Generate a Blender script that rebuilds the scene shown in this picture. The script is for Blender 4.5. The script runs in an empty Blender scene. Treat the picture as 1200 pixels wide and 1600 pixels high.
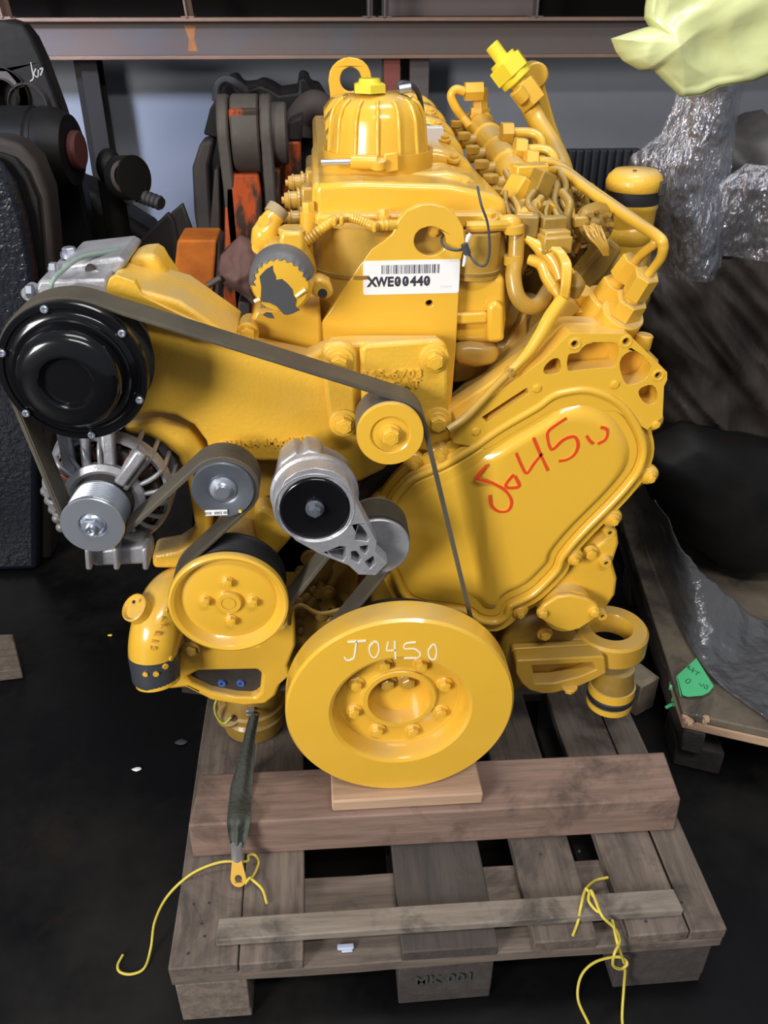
import bpy, bmesh, math, random
from mathutils import Vector, Matrix, noise
from mathutils.geometry import tessellate_polygon
random.seed(7)
PI = math.pi
C = bpy.context.scene.collection
scene = bpy.context.scene

# ------------------------------------------------------------ camera
F = 1320.0
PITCH = math.atan(800 / F)
YAW = math.atan2(117, F * math.cos(PITCH) + 800 * math.sin(PITCH))
EYE = Vector((0, 0, 1.31))
fh = Vector((math.sin(YAW), math.cos(YAW), 0)); RT = Vector((math.cos(YAW), -math.sin(YAW), 0))
FW = fh * math.cos(PITCH) + Vector((0, 0, -math.sin(PITCH)))
UP = fh * math.sin(PITCH) + Vector((0, 0, math.cos(PITCH)))
cam = bpy.data.cameras.new('camera'); camo = bpy.data.objects.new('camera', cam); C.objects.link(camo)
cam.sensor_fit = 'VERTICAL'; cam.sensor_height = 36; cam.sensor_width = 27; cam.lens = F / 1600 * 36
cam.clip_start = 0.02
M = Matrix((RT, UP, -FW)).transposed().to_4x4(); M.translation = EYE
camo.matrix_world = M
scene.camera = camo

# ------------------------------------------------------------ world, lights, exposure
world = bpy.data.worlds.new('world'); scene.world = world; world.use_nodes = True
bg = world.node_tree.nodes['Background']; bg.inputs[0].default_value = (0.66, 0.71, 0.82, 1); bg.inputs[1].default_value = 0.17
def area(name, loc, target, size, sy, power, col, spread=PI):
    l = bpy.data.lights.new(name, 'AREA'); l.shape = 'RECTANGLE'; l.size = size; l.size_y = sy; l.energy = power; l.color = col; l.spread = spread
    o = bpy.data.objects.new(name, l); C.objects.link(o); o.location = loc
    o.rotation_euler = (Vector(target) - Vector(loc)).to_track_quat('-Z', 'Y').to_euler(); return o
area('door_daylight', (-3.4, -2.3, 2.1), (0.1, 1.2, 0.6), 1.9, 1.5, 196, (1.0, 0.97, 0.93))
area('roof_light', (0.3, 1.0, 3.6), (0.2, 1.3, 0.6), 1.6, 0.5, 20, (1.0, 0.98, 0.95))
area('side_window_light', (-1.75, 0.9, 2.35), (-0.78, 3.1, 0.95), 0.35, 0.35, 4.2, (0.60, 0.71, 1.0), math.radians(42))
area('skylight_strip', (0.5, -0.9, 3.3), (0.2, 1.1, 0.8), 1.7, 0.22, 24, (1.0, 0.99, 0.97))
scene.view_settings.view_transform = 'Standard'; scene.view_settings.look = 'None'
scene.view_settings.exposure = 0.85; scene.view_settings.gamma = 1; scene.view_settings.use_curve_mapping = False

# ------------------------------------------------------------ pixel -> point on a plane
def W(px, py, Y):
    d = FW + RT * ((px - 600) / F) - UP * ((py - 800) / F)
    return EYE + d * (Y / d.y)
def WZ(px, py, z):
    d = FW + RT * ((px - 600) / F) - UP * ((py - 800) / F)
    return EYE + d * ((z - EYE.z) / d.z)
def mpp(px, py, Y):
    return (W(px + 1, py, Y) - W(px, py, Y)).length

# ------------------------------------------------------------ materials
MATS = {}
def mat(name, col, rough=0.5, metal=0.0, bump=0.0, bscale=60, var=0.0, vscale=6, col2=None, coat=0.0, dust=None, dust_amt=0.0, stretch=(1, 1, 1), alpha=1.0, trans=0.0, rvar=0.0, bdist=0.002, ramp=(0.35, 0.65), rand=0.0, spec=0.5, rot=(0, 0, 0), stain=None):
    if name in MATS: return MATS[name]
    m = bpy.data.materials.new(name); m.use_nodes = True; nt = m.node_tree; N = nt.nodes; L = nt.links
    b = N['Principled BSDF']
    b.inputs['Roughness'].default_value = rough; b.inputs['Metallic'].default_value = metal
    b.inputs['Coat Weight'].default_value = coat; b.inputs['Coat Roughness'].default_value = 0.08
    b.inputs['Alpha'].default_value = alpha; b.inputs['Transmission Weight'].default_value = trans
    b.inputs['Specular IOR Level'].default_value = spec
    tc = N.new('ShaderNodeTexCoord'); mp = N.new('ShaderNodeMapping'); mp.inputs['Scale'].default_value = stretch; mp.inputs['Rotation'].default_value = rot
    L.new(tc.outputs['Object'], mp.inputs['Vector'])
    out = None
    rgb = N.new('ShaderNodeRGB'); rgb.outputs[0].default_value = (*col, 1); out = rgb.outputs[0]
    if col2 is not None:
        n = N.new('ShaderNodeTexNoise'); n.inputs['Scale'].default_value = vscale; n.inputs['Detail'].default_value = 6; n.inputs['Roughness'].default_value = 0.65
        L.new(mp.outputs[0], n.inputs['Vector'])
        if rand:
            oi = N.new('ShaderNodeObjectInfo'); ad = N.new('ShaderNodeVectorMath'); ad.operation = 'ADD'; mu = N.new('ShaderNodeMath'); mu.operation = 'MULTIPLY'; mu.inputs[1].default_value = 37
            L.new(oi.outputs['Random'], mu.inputs[0]); L.new(mp.outputs[0], ad.inputs[0]); L.new(mu.outputs[0], ad.inputs[1]); L.new(ad.outputs[0], n.inputs['Vector'])
        cr = N.new('ShaderNodeMapRange'); cr.inputs[1].default_value = ramp[0]; cr.inputs[2].default_value = ramp[1]
        L.new(n.outputs[0], cr.inputs[0])
        mx = N.new('ShaderNodeMix'); mx.data_type = 'RGBA'; mx.inputs[7].default_value = (*col2, 1)
        L.new(cr.outputs[0], mx.inputs[0]); L.new(out, mx.inputs[6]); out = mx.outputs[2]
        if rvar:
            rr = N.new('ShaderNodeMapRange'); rr.inputs[3].default_value = rough; rr.inputs[4].default_value = rough + rvar
            L.new(cr.outputs[0], rr.inputs[0]); L.new(rr.outputs[0], b.inputs['Roughness'])
    if stain is not None:
        n4 = N.new('ShaderNodeTexNoise'); n4.inputs['Scale'].default_value = stain[1]; n4.inputs['Detail'].default_value = 7; n4.inputs['Roughness'].default_value = 0.7; n4.inputs['Distortion'].default_value = 0.6
        L.new(tc.outputs['Object'], n4.inputs['Vector'])
        if rand:
            oi3 = N.new('ShaderNodeObjectInfo'); ad3 = N.new('ShaderNodeVectorMath'); ad3.operation = 'ADD'; mu3 = N.new('ShaderNodeMath'); mu3.operation = 'MULTIPLY'; mu3.inputs[1].default_value = 91
            L.new(oi3.outputs['Random'], mu3.inputs[0]); L.new(tc.outputs['Object'], ad3.inputs[0]); L.new(mu3.outputs[0], ad3.inputs[1]); L.new(ad3.outputs[0], n4.inputs['Vector'])
        r4 = N.new('ShaderNodeMapRange'); r4.inputs[1].default_value = stain[2]; r4.inputs[2].default_value = stain[3]; r4.inputs[4].default_value = stain[4]; L.new(n4.outputs[0], r4.inputs[0])
        mx = N.new('ShaderNodeMix'); mx.data_type = 'RGBA'; mx.inputs[7].default_value = (*stain[0], 1)
        L.new(r4.outputs[0], mx.inputs[0]); L.new(out, mx.inputs[6]); out = mx.outputs[2]
    if rand:
        oi2 = N.new('ShaderNodeObjectInfo'); mr = N.new('ShaderNodeMapRange'); mr.inputs[3].default_value = 1 - rand; mr.inputs[4].default_value = 1 + rand
        L.new(oi2.outputs['Random'], mr.inputs[0]); hs = N.new('ShaderNodeHueSaturation'); L.new(mr.outputs[0], hs.inputs['Value']); L.new(out, hs.inputs['Color']); out = hs.outputs[0]
    if dust is not None:
        ge = N.new('ShaderNodeNewGeometry'); sx = N.new('ShaderNodeSeparateXYZ'); L.new(ge.outputs['Normal'], sx.inputs[0])
        r1 = N.new('ShaderNodeMapRange'); r1.inputs[1].default_value = 0.55; r1.inputs[2].default_value = 1.0; r1.inputs[4].default_value = dust_amt; L.new(sx.outputs[2], r1.inputs[0])
        n2 = N.new('ShaderNodeTexNoise'); n2.inputs['Scale'].default_value = 14; n2.inputs['Detail'].default_value = 5; L.new(tc.outputs['Object'], n2.inputs['Vector'])
        r2 = N.new('ShaderNodeMapRange'); r2.inputs[1].default_value = 0.3; r2.inputs[2].default_value = 0.6; L.new(n2.outputs[0], r2.inputs[0])
        mm = N.new('ShaderNodeMath'); mm.operation = 'MULTIPLY'; L.new(r1.outputs[0], mm.inputs[0]); L.new(r2.outputs[0], mm.inputs[1])
        mx = N.new('ShaderNodeMix'); mx.data_type = 'RGBA'; mx.inputs[7].default_value = (*dust, 1)
        L.new(mm.outputs[0], mx.inputs[0]); L.new(out, mx.inputs[6]); out = mx.outputs[2]
    L.new(out, b.inputs['Base Color'])
    if bump:
        n3 = N.new('ShaderNodeTexNoise'); n3.inputs['Scale'].default_value = bscale; n3.inputs['Detail'].default_value = 4
        L.new(mp.outputs[0], n3.inputs['Vector'])
        bp = N.new('ShaderNodeBump'); bp.inputs['Strength'].default_value = bump; bp.inputs['Distance'].default_value = bdist
        L.new(n3.outputs[0], bp.inputs['Height']); L.new(bp.outputs[0], b.inputs['Normal'])
        if coat: L.new(bp.outputs[0], b.inputs['Coat Normal'])
    MATS[name] = m
    return m
YB = (0.82, 0.475, 0.045); DUST = (0.56, 0.43, 0.22)
Yel = mat('yellow_paint', YB, 0.33, coat=0.35, col2=(0.74, 0.42, 0.038), vscale=4, bump=0.12, bscale=25, dust=DUST, dust_amt=0.8)
YelS = mat('smooth_yellow_paint', YB, 0.25, coat=0.6, col2=(0.78, 0.445, 0.04), vscale=3, dust=DUST, dust_amt=0.5)
YelC = mat('cast_yellow_paint', YB, 0.42, coat=0.2, col2=(0.75, 0.425, 0.038), vscale=5, bump=0.35, bscale=170, dust=DUST, dust_amt=0.8)
YelG = mat('grimy_shaded_yellow_paint', (0.3920, 0.2240, 0.0210), 0.45, coat=0.2, col2=(0.2310, 0.1400, 0.0280), vscale=9, bump=0.3, bscale=50, dust=DUST, dust_amt=0.8)  # grime tone, darkened further to paint in the shade of deep gaps
YelM = mat('shaded_yellow_paint', (0.56, 0.325, 0.04), 0.36, coat=0.3, col2=(0.42, 0.25, 0.04), vscale=8, bump=0.2, bscale=40, dust=DUST, dust_amt=0.8)  # mid-dark copy of the yellow; shade on set-back parts is in the colour
YelArm = mat('shaded_arm_paint', (0.62, 0.35, 0.035), 0.35, coat=0.3, col2=(0.50, 0.28, 0.032), vscale=8, bump=0.15, bscale=40, dust=DUST, dust_amt=0.3)  # yellow darkened so the low mount arm looks dimmer lit
YelBright = mat('bright_yellow_paint', (0.85, 0.68, 0.04), 0.3, coat=0.4)
BlackP = mat('gloss_black_paint', (0.005, 0.005, 0.006), 0.18, coat=0.3, spec=0.35)
BlackM = mat('black_rubber', (0.016, 0.016, 0.018), 0.6, bump=0.2, bscale=120)
Belt = mat('dusty_belt_rubber', (0.065, 0.055, 0.042), 0.62, col2=(0.10, 0.085, 0.06), vscale=12)
Tape = mat('black_tape', (0.045, 0.048, 0.055), 0.4, bump=0.25, bscale=30)
Alu = mat('cast_aluminium', (0.50, 0.50, 0.53), 0.42, metal=0.5, col2=(0.34, 0.34, 0.36), vscale=12, bump=0.4, bscale=130)
AluD = mat('dull_aluminium', (0.26, 0.25, 0.245), 0.5, metal=0.4, col2=(0.16, 0.15, 0.14), vscale=14, bump=0.3, bscale=90)
Zinc = mat('zinc_plated_steel', (0.60, 0.64, 0.72), 0.32, metal=0.85)
SteelD = mat('grey_pulley_steel', (0.17, 0.19, 0.23), 0.38, metal=0.5, col2=(0.12, 0.13, 0.15), vscale=9)
Copper = mat('copper_winding', (0.16, 0.05, 0.03), 0.4, metal=0.4)
White = mat('white_paper', (0.86, 0.86, 0.86), 0.5)
Ink = mat('black_ink', (0.03, 0.03, 0.04), 0.6)
RedInk = mat('red_marker', (0.75, 0.06, 0.01), 0.5)
WhiteInk = mat('white_marker', (0.9, 0.88, 0.8), 0.5)
Wire = mat('grey_wire_plastic', (0.05, 0.055, 0.07), 0.5)
Blue = mat('blue_plastic_plug', (0.06, 0.13, 0.42), 0.4)
Dark = mat('greasy_black_dirt', (0.0225, 0.0200, 0.0200), 0.6, col2=(0.0450, 0.0375, 0.0300), vscale=20)
Peel = mat('peeled_primer', (0.07, 0.07, 0.075), 0.5)
def wood(name, a, b, st): return mat(name, a, 0.8, col2=b, vscale=7, stretch=st, bump=0.45, bscale=22, rand=0.16, ramp=(0.32, 0.68), stain=((0.035, 0.029, 0.026), 9, 0.50, 0.66, 0.75))
WoodY = wood('weathered_wood', (0.19, 0.148, 0.118), (0.085, 0.066, 0.056), (9, 0.9, 9))
WoodX = wood('weathered_wood_cross', (0.19, 0.145, 0.115), (0.09, 0.07, 0.057), (0.9, 9, 9))
WoodP = mat('sawn_pine_timber', (0.27, 0.175, 0.135), 0.8, col2=(0.17, 0.11, 0.085), vscale=7, stretch=(0.8, 8, 8), bump=0.45, bscale=22, stain=((0.05, 0.036, 0.030), 7, 0.52, 0.70, 0.8))
WoodN = mat('new_pine_block', (0.50, 0.33, 0.21), 0.75, col2=(0.40, 0.26, 0.17), vscale=7, stretch=(0.8, 8, 8), bump=0.4, bscale=22)
WoodL = wood('grey_lath_wood', (0.30, 0.255, 0.21), (0.17, 0.14, 0.115), (0.8, 8, 8))
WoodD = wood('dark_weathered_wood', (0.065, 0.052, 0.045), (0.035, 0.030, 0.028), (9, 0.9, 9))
Floor = mat('oily_concrete', (0.0028, 0.0028, 0.0034), 0.42, spec=0.22, col2=(0.016, 0.0145, 0.013), vscale=1.7, bump=0.5, bscale=9, rvar=0.35, bdist=0.004, ramp=(0.46, 0.72), stain=((0.020, 0.013, 0.008), 3.3, 0.56, 0.72, 0.6))
Wall = mat('painted_wall', (0.225, 0.235, 0.265), 0.85, col2=(0.19, 0.20, 0.225), vscale=1.6, bump=0.1, bscale=30)
Rust = mat('rusty_beam_steel', (0.1120, 0.0735, 0.0595), 0.7, col2=(0.0910, 0.0840, 0.0875), vscale=4, bump=0.3, bscale=40)
RustE = mat('rusty_flange_edge', (0.2520, 0.1400, 0.0910), 0.75, col2=(0.1680, 0.1120, 0.0840), vscale=5)
DarkSteel = mat('black_machine_steel', (0.0045, 0.0045, 0.005), 0.5, col2=(0.010, 0.0085, 0.0075), vscale=6, bump=0.4, bscale=40, spec=0.2)
BlueBlack = mat('wet_black_steel', (0.0060, 0.0078, 0.0132), 0.22, bump=0.8, bscale=85, bdist=0.003, coat=0.5)
Brownish = mat('brown_steel', (0.0340, 0.0240, 0.0200), 0.65, col2=(0.0180, 0.0140, 0.0128), vscale=7, bump=0.3, bscale=40)
Orange = mat('scuffed_orange_paint', (0.42, 0.07, 0.014), 0.5, col2=(0.045, 0.028, 0.02), vscale=9, bump=0.4, bscale=40, ramp=(0.47, 0.56), stretch=(1.6, 1.6, 0.6), spec=0.25)
OrangeC = mat('orange_box_paint', (0.50, 0.14, 0.015), 0.55, col2=(0.30, 0.08, 0.012), vscale=10, bump=0.3, bscale=50, spec=0.2)
GreySteel = mat('dusty_grey_steel', (0.0850, 0.0725, 0.0625), 0.6, col2=(0.0550, 0.0425, 0.0350), vscale=7, bump=0.3, bscale=50)
Pink = mat('rust_red_casting', (0.1400, 0.0665, 0.0560), 0.75, col2=(0.0840, 0.0420, 0.0350), vscale=10, bump=0.6, bscale=60)
RedFace = mat('red_pin_end', (0.0880, 0.0240, 0.0180), 0.6)
Fin = mat('radiator_fins', (0.0600, 0.0660, 0.0780), 0.5, metal=0.5)
Bag = mat('yellow_green_plastic', (0.66, 0.70, 0.33), 0.35, bump=0.3, bscale=9, bdist=0.02, coat=0.3)
Film = mat('crinkled_stretch_film', (0.55, 0.55, 0.6), 0.10, alpha=0.30, metal=0.75, bump=1.0, bscale=60, bdist=0.02, coat=0.8, stretch=(1, 1, 0.4))
FilmD = mat('dusty_film_over_machine', (0.062, 0.050, 0.042), 0.45, bump=0.6, bscale=6, bdist=0.02, col2=(0.036, 0.029, 0.025), vscale=4, stretch=(3.0, 1, 0.4), rot=(0, 0.6, 0), spec=0.3)
FilmG = mat('grey_film_on_pallet', (0.17, 0.175, 0.19), 0.18, alpha=0.5, metal=0.3, bump=0.9, bscale=30, bdist=0.01, coat=0.5)
Board = mat('dirty_cardboard', (0.17, 0.135, 0.095), 0.8, col2=(0.085, 0.07, 0.052), vscale=8, stain=((0.03, 0.026, 0.024), 6, .5, .65, .8))
Green = mat('green_tape', (0.085, 0.50, 0.21), 0.5)
Rope = mat('yellow_cord', (0.62, 0.50, 0.07), 0.6)
Strap = mat('woven_black_strap', (0.055, 0.06, 0.05), 0.7, bump=0.9, bscale=120, bdist=0.003)
Tube = mat('clear_green_tube', (0.30, 0.42, 0.36), 0.2, alpha=0.8)
DarkPanel = mat('dark_upper_cladding', (0.004, 0.003, 0.0026), 0.8, spec=0.08)
PaleBox = mat('pale_board_backing', (0.1100, 0.0850, 0.0825), 0.8)

# ------------------------------------------------------------ mesh builder
class G:
    def __init__(s): s.v = []; s.f = []
    def add(s, v, f):
        b = len(s.v); s.v += [Vector(p) for p in v]; s.f += [tuple(i + b for i in q) for q in f]; return s
    def box(s, x0, x1, y0, y1, z0, z1):
        return s.add([(x0, y0, z0), (x1, y0, z0), (x1, y1, z0), (x0, y1, z0), (x0, y0, z1), (x1, y0, z1), (x1, y1, z1), (x0, y1, z1)],
                     [(0, 3, 2, 1), (4, 5, 6, 7), (0, 1, 5, 4), (1, 2, 6, 5), (2, 3, 7, 6), (3, 0, 4, 7)])
    def beam(s, a, b, w, h, up=(0, 0, 1)):       # box bar from a to b
        a = Vector(a); b = Vector(b); d = (b - a).normalized(); u = Vector(up); x = d.cross(u)
        if x.length < 1e-4: x = d.cross(Vector((1, 0, 0)))
        x.normalize(); u = x.cross(d).normalized(); x *= w / 2; u *= h / 2
        v = [p + i * x + j * u for p in (a, b) for i, j in ((-1, -1), (1, -1), (1, 1), (-1, 1))]
        return s.add(v, [(0, 1, 2, 3), (7, 6, 5, 4), (0, 4, 5, 1), (1, 5, 6, 2), (2, 6, 7, 3), (3, 7, 4, 0)])
    def prism(s, loops, y0, y1):                 # loops of (x,z); extruded from y0 to y1, front at y0
        if not isinstance(loops[0][0], (tuple, list, Vector)): loops = [loops]
        loops = [[(p[0], p[1]) for p in l] for l in loops]
        tr = tessellate_polygon([[Vector((x, z, 0)) for x, z in l] for l in loops])
        flat = [p for l in loops for p in l]; n = len(flat)
        v = [(x, y0, z) for x, z in flat] + [(x, y1, z) for x, z in flat]
        if len(loops) == 1: f = [tuple(range(n)), tuple(range(2 * n - 1, n - 1, -1))]
        else: f = [tuple(t) for t in tr] + [tuple(i + n for i in reversed(t)) for t in tr]
        k = 0
        for l in loops:
            m = len(l)
            for i in range(m):
                a = k + i; b = k + (i + 1) % m; f.append((a, b, b + n, a + n))
            k += m
        return s.add(v, f)
    def lathe(s, c, prof, axis=(0, 1, 0), seg=48, cap=True):   # prof: (radius, distance along axis from c)
        c = Vector(c); ax = Vector(axis).normalized(); t = Vector((0, 0, 1)) if abs(ax.z) < 0.9 else Vector((1, 0, 0))
        u = ax.cross(t).normalized(); w = ax.cross(u).normalized(); v = []; f = []
        for r, h in prof:
            for i in range(seg):
                a = 2 * PI * i / seg; v.append(c + ax * h + (u * math.cos(a) + w * math.sin(a)) * max(r, 1e-5))
        for k in range(len(prof) - 1):
            for i in range(seg):
                j = (i + 1) % seg; f.append((k * seg + i, k * seg + j, (k + 1) * seg + j, (k + 1) * seg + i))
        if cap: f.append(tuple(range(seg))); f.append(tuple(len(v) - 1 - i for i in range(seg)))
        return s.add(v, f)
    def cyl(s, a, b, r, r2=None, seg=24, ch=0.0):
        a = Vector(a); b = Vector(b); L = (b - a).length; r2 = r if r2 is None else r2
        pr = [(r - ch, 0), (r, ch), (r2, L - ch), (r2 - ch, L)] if ch else [(r, 0), (r2, L)]
        return s.lathe(a, pr, b - a, seg)
    def tube(s, pts, r, seg=10, smooth=True, closed=False, flat=1.0, up=(0, 1, 0), corr=0.0):
        pts = [Vector(p) for p in pts]; rr = r if isinstance(r, (list, tuple)) else None
        if smooth and len(pts) > 2: pts, rr = catmull(pts, 8, closed, rr)
        n = len(pts); v = []; f = []; pu = None
        for i, p in enumerate(pts):
            d = (pts[min(i + 1, n - 1)] - pts[max(i - 1, 0)]) if not closed else (pts[(i + 1) % n] - pts[i - 1])
            d.normalize()
            if pu is None:
                pu = Vector(up); 
                if abs(d.dot(pu)) > 0.95: pu = Vector((1, 0, 0))
            x = d.cross(pu).normalized(); u = x.cross(d).normalized(); pu = u
            R = rr[i] if rr else r
            if corr: R *= 1 + corr * (1 if i % 2 else -1)
            for k in range(seg):
                a = 2 * PI * k / seg; v.append(p + (x * math.cos(a) + u * math.sin(a) * flat) * R)
        m = n if closed else n - 1
        for i in range(m):
            for k in range(seg):
                a = i * seg + k; b = i * seg + (k + 1) % seg; c2 = ((i + 1) % n) * seg + (k + 1) % seg; d2 = ((i + 1) % n) * seg + k
                f.append((a, b, c2, d2))
        if not closed: f.append(tuple(range(seg))); f.append(tuple((n - 1) * seg + seg - 1 - k for k in range(seg)))
        return s.add(v, f)
    def hexa(s, c, r, h, axis=(0, -1, 0)):
        return s.lathe(c, [(r, 0), (r, h * 0.85), (r * 0.86, h)], axis, 6)
    def ball(s, c, r, sc=(1, 1, 1), seg=20, rings=12):
        c = Vector(c); v = []; f = []
        for i in range(rings + 1):
            t = PI * i / rings
            for k in range(seg):
                a = 2 * PI * k / seg; v.append(c + Vector((r * sc[0] * math.sin(t) * math.cos(a) + 1e-6 * math.cos(a), r * sc[1] * math.sin(t) * math.sin(a), r * sc[2] * math.cos(t))))
        for i in range(rings):
            for k in range(seg):
                f.append((i * seg + k, i * seg + (k + 1) % seg, (i + 1) * seg + (k + 1) % seg, (i + 1) * seg + k))
        return s.add(v, f)
    def puff(s, loop, y, T, rings=14, nz=0.0, ns=8.0, back=1.0, sub=4, crease=1.0, power=0.5, ridge=0.0, zmin=None, diag=0.0):  # loop of (x,z): a swollen closed body
        L = []
        n0 = len(loop)
        for i in range(n0):
            a = loop[i]; b = loop[(i + 1) % n0]
            for k in range(sub): L.append((a[0] + (b[0] - a[0]) * k / sub, a[1] + (b[1] - a[1]) * k / sub))
        cx = sum(p[0] for p in L) / len(L); cz = sum(p[1] for p in L) / len(L); n = len(L); v = []; f = []
        for side in (-1, 1):
            for k in range(rings + 1):
                t = k / rings; q = 1 - t
                for i, (x, z) in enumerate(L):
                    X = cx + (x - cx) * q; Z = cz + (z - cz) * q; dep = T * (1 - q ** 3) ** power * (1 if side < 0 else back)
                    P = Vector((X, y + side * dep, Z))
                    nn = noise.noise(Vector((X * ns, side * 3.1, Z * ns * crease))) * nz * min(1, t * 4 + 0.25)
                    nn += noise.noise(Vector((X * ns * 3, side * 7.1, Z * ns * 3 * crease))) * nz * 0.35 * min(1, t * 4)
                    nn += ridge * min(1, t * 5) * (abs(noise.noise(Vector((X * ns * .9 + Z * ns * .6, side, Z * ns * 1.5)))) + .5 * abs(noise.noise(Vector((X * ns * 2.2 - Z * ns, 5 + side, Z * ns * 3)))) - .25)
                    if diag: nn += diag * min(1, t * 5) * (abs(noise.noise(Vector(((.8 * X + .6 * Z) * 11, side, (.6 * X - .8 * Z) * 1.3)))) + .4 * abs(noise.noise(Vector(((.7 * X + .7 * Z) * 30, side, (.7 * X - .7 * Z) * 2)))))
                    P.y += nn
                    if zmin is not None: P.z = max(P.z, zmin)
                    v.append(P)
        o = (rings + 1) * n
        for sd in (0, 1):
            for k in range(rings):
                for i in range(n):
                    j = (i + 1) % n; a = sd * o + k * n + i; b = sd * o + k * n + j
                    f.append((a, b, b + n, a + n) if sd == 0 else (b, a, a + n, b + n))
        for i in range(n):
            j = (i + 1) % n; f.append((j, i, o + i, o + j))
        return s.add(v, f)

def catmull(pts, k=8, closed=False, rr=None):
    out = []; ro = [] if rr else None; n = len(pts)
    rng = n if closed else n - 1
    for i in range(rng):
        if closed: p0, p1, p2, p3 = pts[i - 1], pts[i], pts[(i + 1) % n], pts[(i + 2) % n]
        else: p1, p2 = pts[i], pts[i + 1]; p0 = pts[i - 1] if i else p1 * 2 - p2; p3 = pts[i + 2] if i + 2 < n else p2 * 2 - p1
        for j in range(k):
            t = j / k
            out.append(0.5 * ((2 * p1) + (p2 - p0) * t + (2 * p0 - 5 * p1 + 4 * p2 - p3) * t * t + (3 * p1 - 3 * p2 + p3 - p0) * t ** 3))
            if rr: ro.append(rr[i] + (rr[(i + 1) % n] - rr[i]) * t)
    if not closed:
        out.append(pts[-1])
        if rr: ro.append(rr[-1])
    return out, ro

WL = {}
def empty(name, loc, parent=None):
    o = bpy.data.objects.new(name, None); C.objects.link(o); o.empty_display_size = 0.05
    loc = Vector(loc); WL[o] = loc
    if parent: o.parent = parent; o.location = loc - WL[parent]
    else: o.location = loc
    return o
def build(g, name, m, parent=None, bevel=0.0, smooth=35, seg=2, label=None, kind=None, origin=None):
    lo = Vector([min(p[i] for p in g.v) for i in range(3)]); hi = Vector([max(p[i] for p in g.v) for i in range(3)])
    c = Vector(origin) if origin else (lo + hi) / 2
    me = bpy.data.meshes.new(name); me.from_pydata([p - c for p in g.v], [], g.f)
    bm = bmesh.new(); bm.from_mesh(me); bmesh.ops.remove_doubles(bm, verts=bm.verts, dist=1e-6); bmesh.ops.recalc_face_normals(bm, faces=bm.faces); bm.to_mesh(me); bm.free()
    me.materials.append(m)
    if smooth:
        me.polygons.foreach_set('use_smooth', [True] * len(me.polygons)); me.set_sharp_from_angle(angle=math.radians(smooth))
    o = bpy.data.objects.new(name, me); C.objects.link(o); WL[o] = c
    if parent: o.parent = parent; o.location = c - WL[parent]
    else: o.location = c
    if bevel:
        b = o.modifiers.new('bevel', 'BEVEL'); b.width = bevel; b.segments = seg; b.limit_method = 'ANGLE'; b.angle_limit = math.radians(40); b.harden_normals = False
    if label: o['label'] = label
    if kind: o['kind'] = kind
    return o
def tag(o, label, cat, group=None):
    o['label'] = label; o['category'] = cat
    if group: o['group'] = group
    return o
BM = {}
def bolt(parent, c, r=0.009, h=0.007, axis=(0, -1, 0), m=None, name='bolt', washer=1.45):
    m = m or Yel; k = (round(r, 4), round(h, 4), m.name, washer)
    if k not in BM:
        g = G()
        if washer: g.lathe((0, 0, 0), [(r * washer, -0.002), (r * washer, 0.0015), (r * washer * 0.93, 0.0025)], (0, 0, 1), 20)
        g.hexa((0, 0, 0.0015), r, h, (0, 0, 1)); g.lathe((0, 0, 0), [(r * 0.6, h + 0.001), (r * 0.55, h + 0.0022)], (0, 0, 1), 12)
        me = bpy.data.meshes.new('bolt'); me.from_pydata(g.v, [], g.f); me.materials.append(m)
        bm = bmesh.new(); bm.from_mesh(me); bmesh.ops.recalc_face_normals(bm, faces=bm.faces); bm.to_mesh(me); bm.free()
        BM[k] = me
    o = bpy.data.objects.new(name, BM[k]); C.objects.link(o); o.parent = parent; o.location = Vector(c) - WL[parent]
    q = Vector(axis).to_track_quat('Z', 'Y'); o.rotation_mode = 'QUATERNION'; o.rotation_quaternion = q @ Vector((0, 0, 1)).rotation_difference(Vector((0, 0, 1)))
    return o
def PX(pts, Y):
    return [(W(x, y, Y).x, W(x, y, Y).z if y < 890 or Y < 1.25 else 0.001) for x, y in pts]
def circ(c, r, n=24, r2=None):
    r2 = r2 or r; return [(c[0] + r * math.cos(2 * PI * i / n), c[1] + r2 * math.sin(2 * PI * i / n)) for i in range(n)]
def ribbon(strokes, Y, w, m, name, parent, off=0.0007, clean=True):
    g = G()
    for st in strokes:
        pts = [W(x, y, Y) for x, y in st]
        if len(pts) > 2: pts = catmull(pts, 5)[0]
        L = []; R = []
        for i, p in enumerate(pts):
            d = pts[min(i + 1, len(pts) - 1)] - pts[max(i - 1, 0)]; n = Vector((-d.z, 0, d.x)).normalized() * w / 2 * (0.8 + 0.3 * noise.noise(p * 60))
            L.append(p + n); R.append(p - n)
        v = []; f = []
        for a, b in zip(L, R): v += [(a.x, Y - off, a.z), (b.x, Y - off, b.z), (a.x, Y + 0.0003, a.z), (b.x, Y + 0.0003, b.z)]
        for i in range(len(L) - 1):
            k = 4 * i; f += [(k, k + 1, k + 5, k + 4), (k, k + 4, k + 6, k + 2), (k + 1, k + 3, k + 7, k + 5)]
        g.add(v, f)
    return build(g, name, m, parent, smooth=0)
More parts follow.
